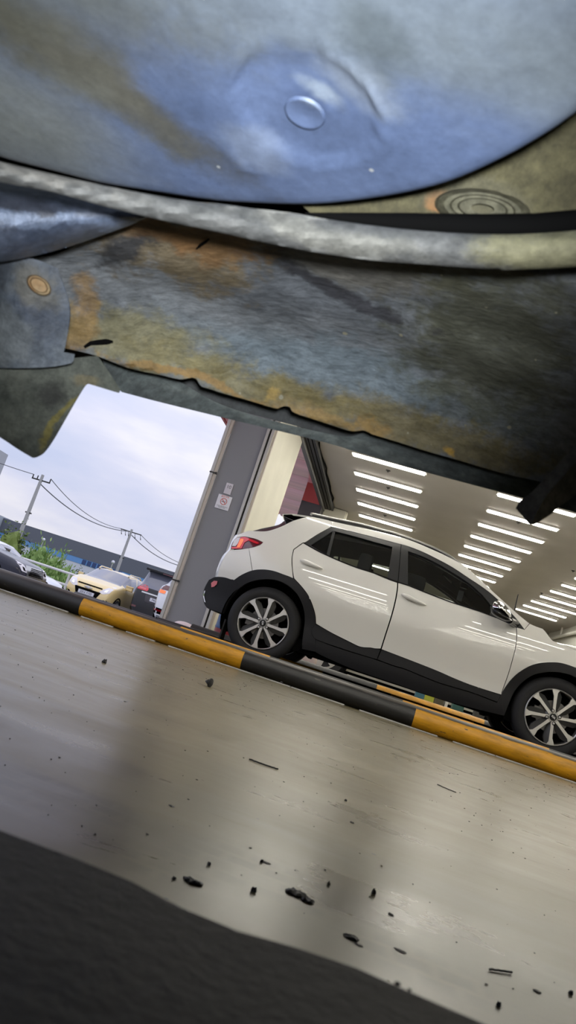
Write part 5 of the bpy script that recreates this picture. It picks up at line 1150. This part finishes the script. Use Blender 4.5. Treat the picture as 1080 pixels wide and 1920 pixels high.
# densify along the outline
rows = [[tuple(np.array(r[i])*(1-s)+np.array(r[i+1])*s) for i in range(len(r)-1) for s in (0, .34, .67)]+[r[-1]] for r in rows]
add_grid(bm, rows)
for v in bm.verts:
    if v.co.z < PZ+.009: v.co.z = PZ+panz(v.co.x, v.co.y)+max(0, v.co.z-PZ-panz(v.co.x, v.co.y))*.0+.0 if False else v.co.z
def sp_(u, v, ru, rv, col, strength=.9, rag=.9, ang=0.0):
    p = onZ(u, v, PZ); k = np.linalg.norm(p-C)/F
    return ((*p, (0, 0, math.radians(ang))), (ru*k, rv*k/.55, .15), col, strength, rag)
m_pan = stained('grey_blue_pan_coating', (.145, .165, .172), (.225, .25, .25), [
    sp_(560, 290, 420, 170, (.11, .165, .34), .75, .8), sp_(640, 50, 420, 45, (.20, .225, .22), .6, 1.2),
    sp_(215, 190, 170, 20, (.085, .084, .070), .75, 1.5, 36), sp_(115, 110, 150, 24, (.15, .14, .10), .7, 1.2, 38), sp_(40, 220, 120, 50, (.24, .25, .22), .6, 1.2), sp_(60, 20, 200, 40, (.10, .10, .075), .6, 1.2),
    sp_(690, 90, 60, 24, (.10, .12, .13), .7, 1.1, 30), sp_(470, 285, 44, 16, (.26, .31, .42), .6, 1.2, 14), sp_(597, 194, 24, 8, (.36, .42, .50), .75, .7, 20), sp_(660, 165, 55, 16, (.28, .32, .38), .6, 1.1, 25)],
    .5, .0, 9, .12, 45, (60, .30, .86, (.42, .44, .46)), fine=.15, soft=1.0)
o = mk('pressed_pan', bm, m_pan, sharp=60); adopt(o, ub); o['label'] = 'blue grey pressed steel pan'
o2 = None
bm = bmesh.new(); pc = onZ(570, 217, PZ-.001); add_lathe(bm, [(0, -.0015), (.022*1.0*kpx/.00033, -.0015), (.026*kpx/.00033, .0005), (.0, .003)] if False else [(0, .0006), (kpx*30, .0006), (kpx*33, .0002), (kpx*37, .0002), (kpx*40, .0016), (0, .004)], 'Z', 40, centre=(pc[0], pc[1], PZ-.0005))
d_ = mk('drain_plug', bm, m_pan); d_.parent = o
# curved flange hoop in front of the pan
m_hoop = stained('chalky_grey_flange', (.085, .087, .086), (.145, .146, .142), [st(1040, 468, .43, 160, 45, (.22, .205, .105), .7, .9), st(620, 440, .42, 160, 22, (.215, .21, .18), .5, .9), st(90, 330, .42, 160, 22, (.20, .19, .17), .6, .9)], .75, 0, 22, .5, 120)
up = [(-80, 282), (0, 303), (150, 338), (300, 368), (420, 385), (540, 398), (620, 412), (760, 430), (900, 439), (1000, 438), (1080, 432), (1180, 420), (1400, 385), (1600, 345)]
lw_ = [(1600, 400), (1400, 446), (1180, 488), (1080, 500), (1000, 504), (945, 506), (935, 503), (900, 503), (800, 496), (700, 488), (600, 474), (500, 455), (400, 433), (300, 412), (200, 388), (100, 360), (0, 341), (-80, 318)]
def hoopd(u, v):
    c = np.interp(u, [-80, 0, 200, 400, 600, 800, 1000, 1180, 1400, 1600], [300, 322, 371, 409, 443, 464, 471, 454, 415, 372]); h = np.interp(u, [0, 400, 1000], [20, 26, 36]); t_ = max(-1, min(1, (v-c)/h)); return .425+.010*t_*t_
pxpanel('flange_hoop', up+lw_, hoopd, m_hoop, .012, 12, label='pale chalky curved flange', wob=.0006)
# black tube added as the shade in the gap between pan and hoop
bm = bmesh.new(); add_tube(bm, [U(u, v, .475) for u, v in [(572, 400), (620, 406), (760, 419), (900, 424), (1000, 424), (1080, 418), (1200, 404), (1400, 372), (1600, 335)]], [.0004, .0022, .0058, .0066, .0068, .007, .0075, .0075, .0075], 16); o = mk('gap_shade_tube', bm, m_dark); adopt(o, ub); o['label'] = 'black tube added as shade in the gap beside the pan'
# olive panel with an oval plug, right of the pan
m_olive = stained('olive_underseal', (.075, .066, .032), (.14, .125, .062), [st(832, 388, .55, 26, 22, (.40, .17, .05), .9, .8), st(900, 388, .55, 90, 40, (.15, .14, .09), .6, .9)], .7, 0, 20, .5, 90)
po = pxpanel('closing_panel', [(560, 380), (700, 340), (860, 250), (1000, 170), (1120, 80), (1260, 0), (1600, -60), (1600, 380), (1260, 430), (1080, 445), (900, 440), (740, 430), (600, 415)], lambda u, v: .565, m_olive, .008, 30, wob=.002, label='olive brown closing panel')
pc = (905, 391)
bm = bmesh.new(); rings = []
for k, dd in ((1.25, .564), (1.12, .557), (1.0, .553), (.86, .553), (.80, .557), (.66, .557), (.60, .552), (.3, .551)):
    rings.append([U(pc[0]+72*k*math.cos(a)+4*k*math.sin(a), pc[1]+30*k*math.sin(a)+6*k*math.cos(a), dd) for a in np.linspace(0, 2*math.pi, 41)])
add_grid(bm, rings); thicken(bm, lambda co: co+(co-Vector(C)).normalized()*.004); o = mk('rubber_plug', bm, stained('cracked_plug', (.10, .095, .06), (.20, .19, .13), [], .7, 0, 30, .6, 140)); o.parent = po
# big rusty inner sill plate with a ragged lip
lip = [(118, 652), (180, 667), (240, 690), (300, 703), (335, 711), (352, 709.5), (361, 708), (369, 712), (377, 724), (395, 730), (420, 738), (470, 752), (515, 765.5), (526, 763.5), (535, 761.5), (544, 764), (552, 774), (600, 790), (640, 803.5), (660, 808.5), (672, 808), (681, 807), (692, 811), (700, 815), (740, 827), (800, 846), (860, 863), (920, 881), (975, 895), (1020, 905), (1120, 930), (1350, 992), (1650, 1075)]
plate_poly = lip+[(1650, 800), (1600, 470), (1200, 440), (900, 430), (600, 410), (400, 380), (250, 380), (200, 430), (110, 474), (60, 484), (105, 505), (122, 540), (132, 580), (128, 620)]
def plated(u, v):
    q = v-.29*(u-120); t_ = max(-.1, min(1.1, (q-290)/360)); return .565+.15*t_+.022*math.sin(math.pi*max(0, min(1, (t_-.1)/.8)))-.010*math.exp(-((t_-.42)/.10)**2)-.014*math.exp(-((t_-1.0)/.05)**2)
RUST = (.185, .100, .040); OLV = (.215, .195, .105)
m_plate = stained('rusty_underseal', (.096, .105, .116), (.20, .213, .23), [
    st(620, 690, .70, 330, 48, (.145, .185, .215), .75, .9), st(300, 560, .66, 260, 50, (.16, .17, .18), .6, 1.0),
    st(560, 545, .64, 330, 46, (.075, .082, .094), .75, 1.1), st(650, 490, .60, 220, 38, (.125, .115, .095), .8, .9), st(930, 600, .66, 170, 200, (.070, .070, .040), .8, 1.0), st(903, 892, .75, 12, 8, (.32, .19, .05), .8, .8), st(922, 896, .75, 8, 6, (.32, .19, .05), .8, .8), st(945, 893, .75, 10, 7, (.32, .19, .05), .8, .8), st(640, 545, .62, 170, 16, (.030, .030, .036), .9, 1.1, 8),  # dark olive patch at the right paints in the torch's fall-off
    st(330, 470, .60, 150, 75, (.13, .095, .045), .8, 1.2), st(240, 470, .60, 62, 22, (.030, .032, .038), .9, 1.2, -45),
    st(400, 452, .60, 92, 32, RUST, .8, 1.2, 4), st(310, 430, .60, 66, 24, (.16, .085, .035), .75, 1.2),
    st(250, 640, .70, 200, 42, OLV, .85, 1.0), st(480, 725, .72, 230, 34, (.23, .20, .10), .8, 1.0), st(760, 800, .74, 330, 40, (.17, .135, .05), .8, 1.0),
    st(560, 770, .73, 60, 22, (.24, .16, .06), .6, 1.1), st(690, 795, .73, 36, 16, (.29, .18, .055), .8, 1.1), st(350, 705, .72, 150, 8, (.30, .18, .06), .8, 1.0), st(515, 735, .71, 16, 11, (.42, .29, .09), .9, .5), st(600, 782, .73, 120, 9, (.29, .19, .07), .7, 1.0), st(835, 838, .74, 9, 12, (.50, .30, .05), .9, .8),
    st(150, 600, .68, 26, 80, (.27, .16, .05), .7, 1.1)], .58, .0, 26, .6, 110, (85, .30, .80, (.30, .28, .20)), stretch=(.7, 1.6, 1))
pl_ = pxpanel('sill_plate', plate_poly, plated, m_plate, .003, 9, label='rust stained inner sill plate', wob=.0012, corner=40)
# raised weld and a slit
bm = bmesh.new(); add_tube(bm, [U(u, v, plated(u, v)-.001) for u, v in [(158, 651), (170, 644), (185, 641.5), (200, 640.5), (212, 641)]], [.0012, .0022, .0026, .0026, .001], 8); o = mk('weld_slit', bm, m_dark); o.parent = pl_
bm = bmesh.new(); add_tube(bm, [U(u, v, plated(u, v)-.0006) for u, v in [(368, 467), (377, 459), (386, 453), (392, 448)]], [.0006, .0014, .0012, .0004], 6); o = mk('crack', bm, m_dark); o.parent = pl_
# channel with its shade put into a black colour, outer sill skirt beyond lip
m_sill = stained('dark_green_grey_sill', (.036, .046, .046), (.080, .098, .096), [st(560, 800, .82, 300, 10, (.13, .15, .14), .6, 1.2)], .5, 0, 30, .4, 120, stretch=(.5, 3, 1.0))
m_slot = stained('shade_black_slot_steel', (.016, .019, .020), (.035, .040, .042), [], .5, 0, 30, .3, 120)
sill_bot = [(228, 735), (300, 754), (420, 783.5), (560, 817), (640, 838), (665, 846.5), (797, 885), (937, 922.5), (1043, 951), (1130, 975), (1650, 1118)]
pxpanel('sill_channel', [(150, 640), (320, 690), (660, 790), (1130, 900), (1650, 1040), (1650, 1095), (1130, 960), (690, 835), (560, 800), (420, 762), (330, 728), (230, 700)], lambda u, v: .86, m_slot, .01, 25, label='channel behind the lip, its shade coloured in black')
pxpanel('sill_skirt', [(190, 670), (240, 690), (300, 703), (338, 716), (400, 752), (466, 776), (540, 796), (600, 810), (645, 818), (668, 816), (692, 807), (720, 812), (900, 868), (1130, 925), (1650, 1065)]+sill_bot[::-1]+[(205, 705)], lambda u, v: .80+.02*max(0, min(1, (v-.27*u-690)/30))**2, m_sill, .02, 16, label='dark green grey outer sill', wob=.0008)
# bracket, its plug, and the mud flap at the left
m_brk = stained('blue_grey_bracket', (.062, .074, .092), (.135, .155, .175), [st(85, 570, .57, 60, 90, (.040, .050, .075), .7, 1.1), st(10, 620, .58, 60, 50, (.17, .185, .19), .6, 1.1), st(72, 535, .57, 42, 34, (.10, .095, .08), .8, .8), st(10, 525, .57, 16, 60, (.03, .034, .042), .7, 1.0)], .55, 0, 24, .5, 110, (100, .3, .85, (.3, .32, .34)))
bk = pxpanel('mounting_bracket', [(-420, 560), (-120, 500), (0, 486), (60, 485), (108, 503), (121, 538), (131, 575), (129, 612), (121, 655), (118, 660), (140, 664), (138, 676), (126, 683), (60, 690), (-120, 690), (-420, 700)], lambda u, v: .575+.00008*max(0, v-520)+.0000035*max(0, 60-max(u, -60))**2, m_brk, .006, 12, wob=.0012, label='blue grey mounting bracket')
bm = bmesh.new(); rings = []
for k, dd in ((1.15, .5735), (1.0, .569), (.85, .5685), (.72, .573), (.3, .5735), (.02, .573)):
    rings.append([U(73+20*k*math.cos(a)+2*k*math.sin(a), 535+16.5*k*math.sin(a)+6*k*math.cos(a), dd) for a in np.linspace(0, 2*math.pi, 33)])
add_grid(bm, rings); thicken(bm, lambda co: co+(co-Vector(C)).normalized()*.003); o = mk('rusty_plug', bm, stained('rusty_plug_steel', (.20, .10, .035), (.33, .26, .15), [], .6, 0, 40, .5, 200)); o.parent = bk; o['label'] = 'rusty round plug'
m_flap = stained('mossy_grey_flap', (.038, .044, .036), (.105, .112, .092), [st(108, 790, .63, 70, 9, (.19, .16, .04), .85, .9, 111), st(90, 735, .62, 34, 26, (.022, .022, .020), .8, 1.1), st(160, 706, .62, 24, 9, (.14, .12, .07), .8, .9)], .65, 0, 34, .5, 130)
fl_ = pxpanel('mud_flap', [(-120, 650), (0, 662), (110, 672), (175, 668), (188, 674), (226, 731), (224, 736), (218, 735.5), (172, 721.5), (165, 720), (160, 724), (146, 746), (118, 795), (100, 826), (84, 848), (72, 856), (63, 858.5), (55, 855), (30, 840), (0, 820), (-120, 745)], lambda u, v: .625+.0001*max(0, v-700), m_flap, .010, 14, wob=.001, corner=45, label='grey green mud flap')
# rounded blue tube at upper left
m_tube_b = stained('dark_blue_tube', (.035, .046, .075), (.085, .10, .14), [st(30, 375, .52, 110, 26, (.03, .033, .045), .8, 1.2), st(120, 415, .5, 190, 12, (.16, .20, .29), .6, .8)], .38, .2, 20, .4, 90, (90, .25, .85, (.2, .22, .26)))  # pale blue band along the tube is a highlight painted in
def tubed(u, v):
    c = np.interp(u, [-420, -120, 0, 280], [436, 425, 414, 398]); h = np.interp(u, [-120, 0, 280], [90, 80, 26]); t_ = max(-1, min(1, (v-c)/h)); return .53+.045*(1-math.sqrt(max(0, 1-t_*t_*.92)))-.012*np.interp(u, [0, 280], [1, 0])
pxpanel('axle_tube', [(-420, 330), (-120, 320), (0, 336), (140, 366), (300, 398), (284, 404), (240, 424), (200, 438), (150, 456), (100, 471), (50, 483), (0, 491), (-120, 500), (-420, 540)], tubed, m_tube_b, .004, 10, label='glossy dark blue tube')
# bent hanger at the right edge; base colours lifted in place of ceiling light
m_hang = stained('dark_hanger_steel', (.06, .06, .062), (.11, .11, .112), [], .5, 0, 30, .3, 130)
hg = pxpanel('hanger', [(967, 953), (976, 938), (990, 928), (1012, 907), (1110, 800), (1110, 850), (1079, 868), (1048, 902), (1030, 922), (1013, 948), (999, 980), (998, 985.5), (992, 983), (980, 968)], lambda u, v: .62-.0002*(u-960), m_hang, .006, 14, label='dark bent hanger', corner=40)
o = pxpanel('hanger_flange', [(998, 986), (999.5, 976), (1013, 946), (1030, 920), (1048, 899), (1080, 864), (1130, 815), (1130, 900), (1080, 929), (1045, 953), (1035, 963), (1016, 975), (1005, 982)], lambda u, v: .605+.0006*(u-1000), stained('olive_grey_hanger', (.11, .107, .09), (.19, .185, .16), [], .5, 0, 30, .3, 130), .004, 12, label='lighter grey flange', corner=40); o.parent = hg; o.matrix_parent_inverse = Matrix.Identity(4)
# floor of the car, with unseen skirts and side block added to stop light
bm = bmesh.new(); add_box(bm, (-2.2, -.9, .64), (2.2, 1.05, .70)); add_box(bm, (-2.2, .92, .505), (2.2, 1.05, .70)); add_box(bm, (-2.2, -.9, .24), (2.2, -.8, .70)); add_box(bm, (1.45, -.9, .2), (2.2, .98, .70)); o = mk('floor_pan_light_block', bm, m_dark); adopt(o, ub); o['label'] = 'dark floor of the car with added light-blocking skirts'
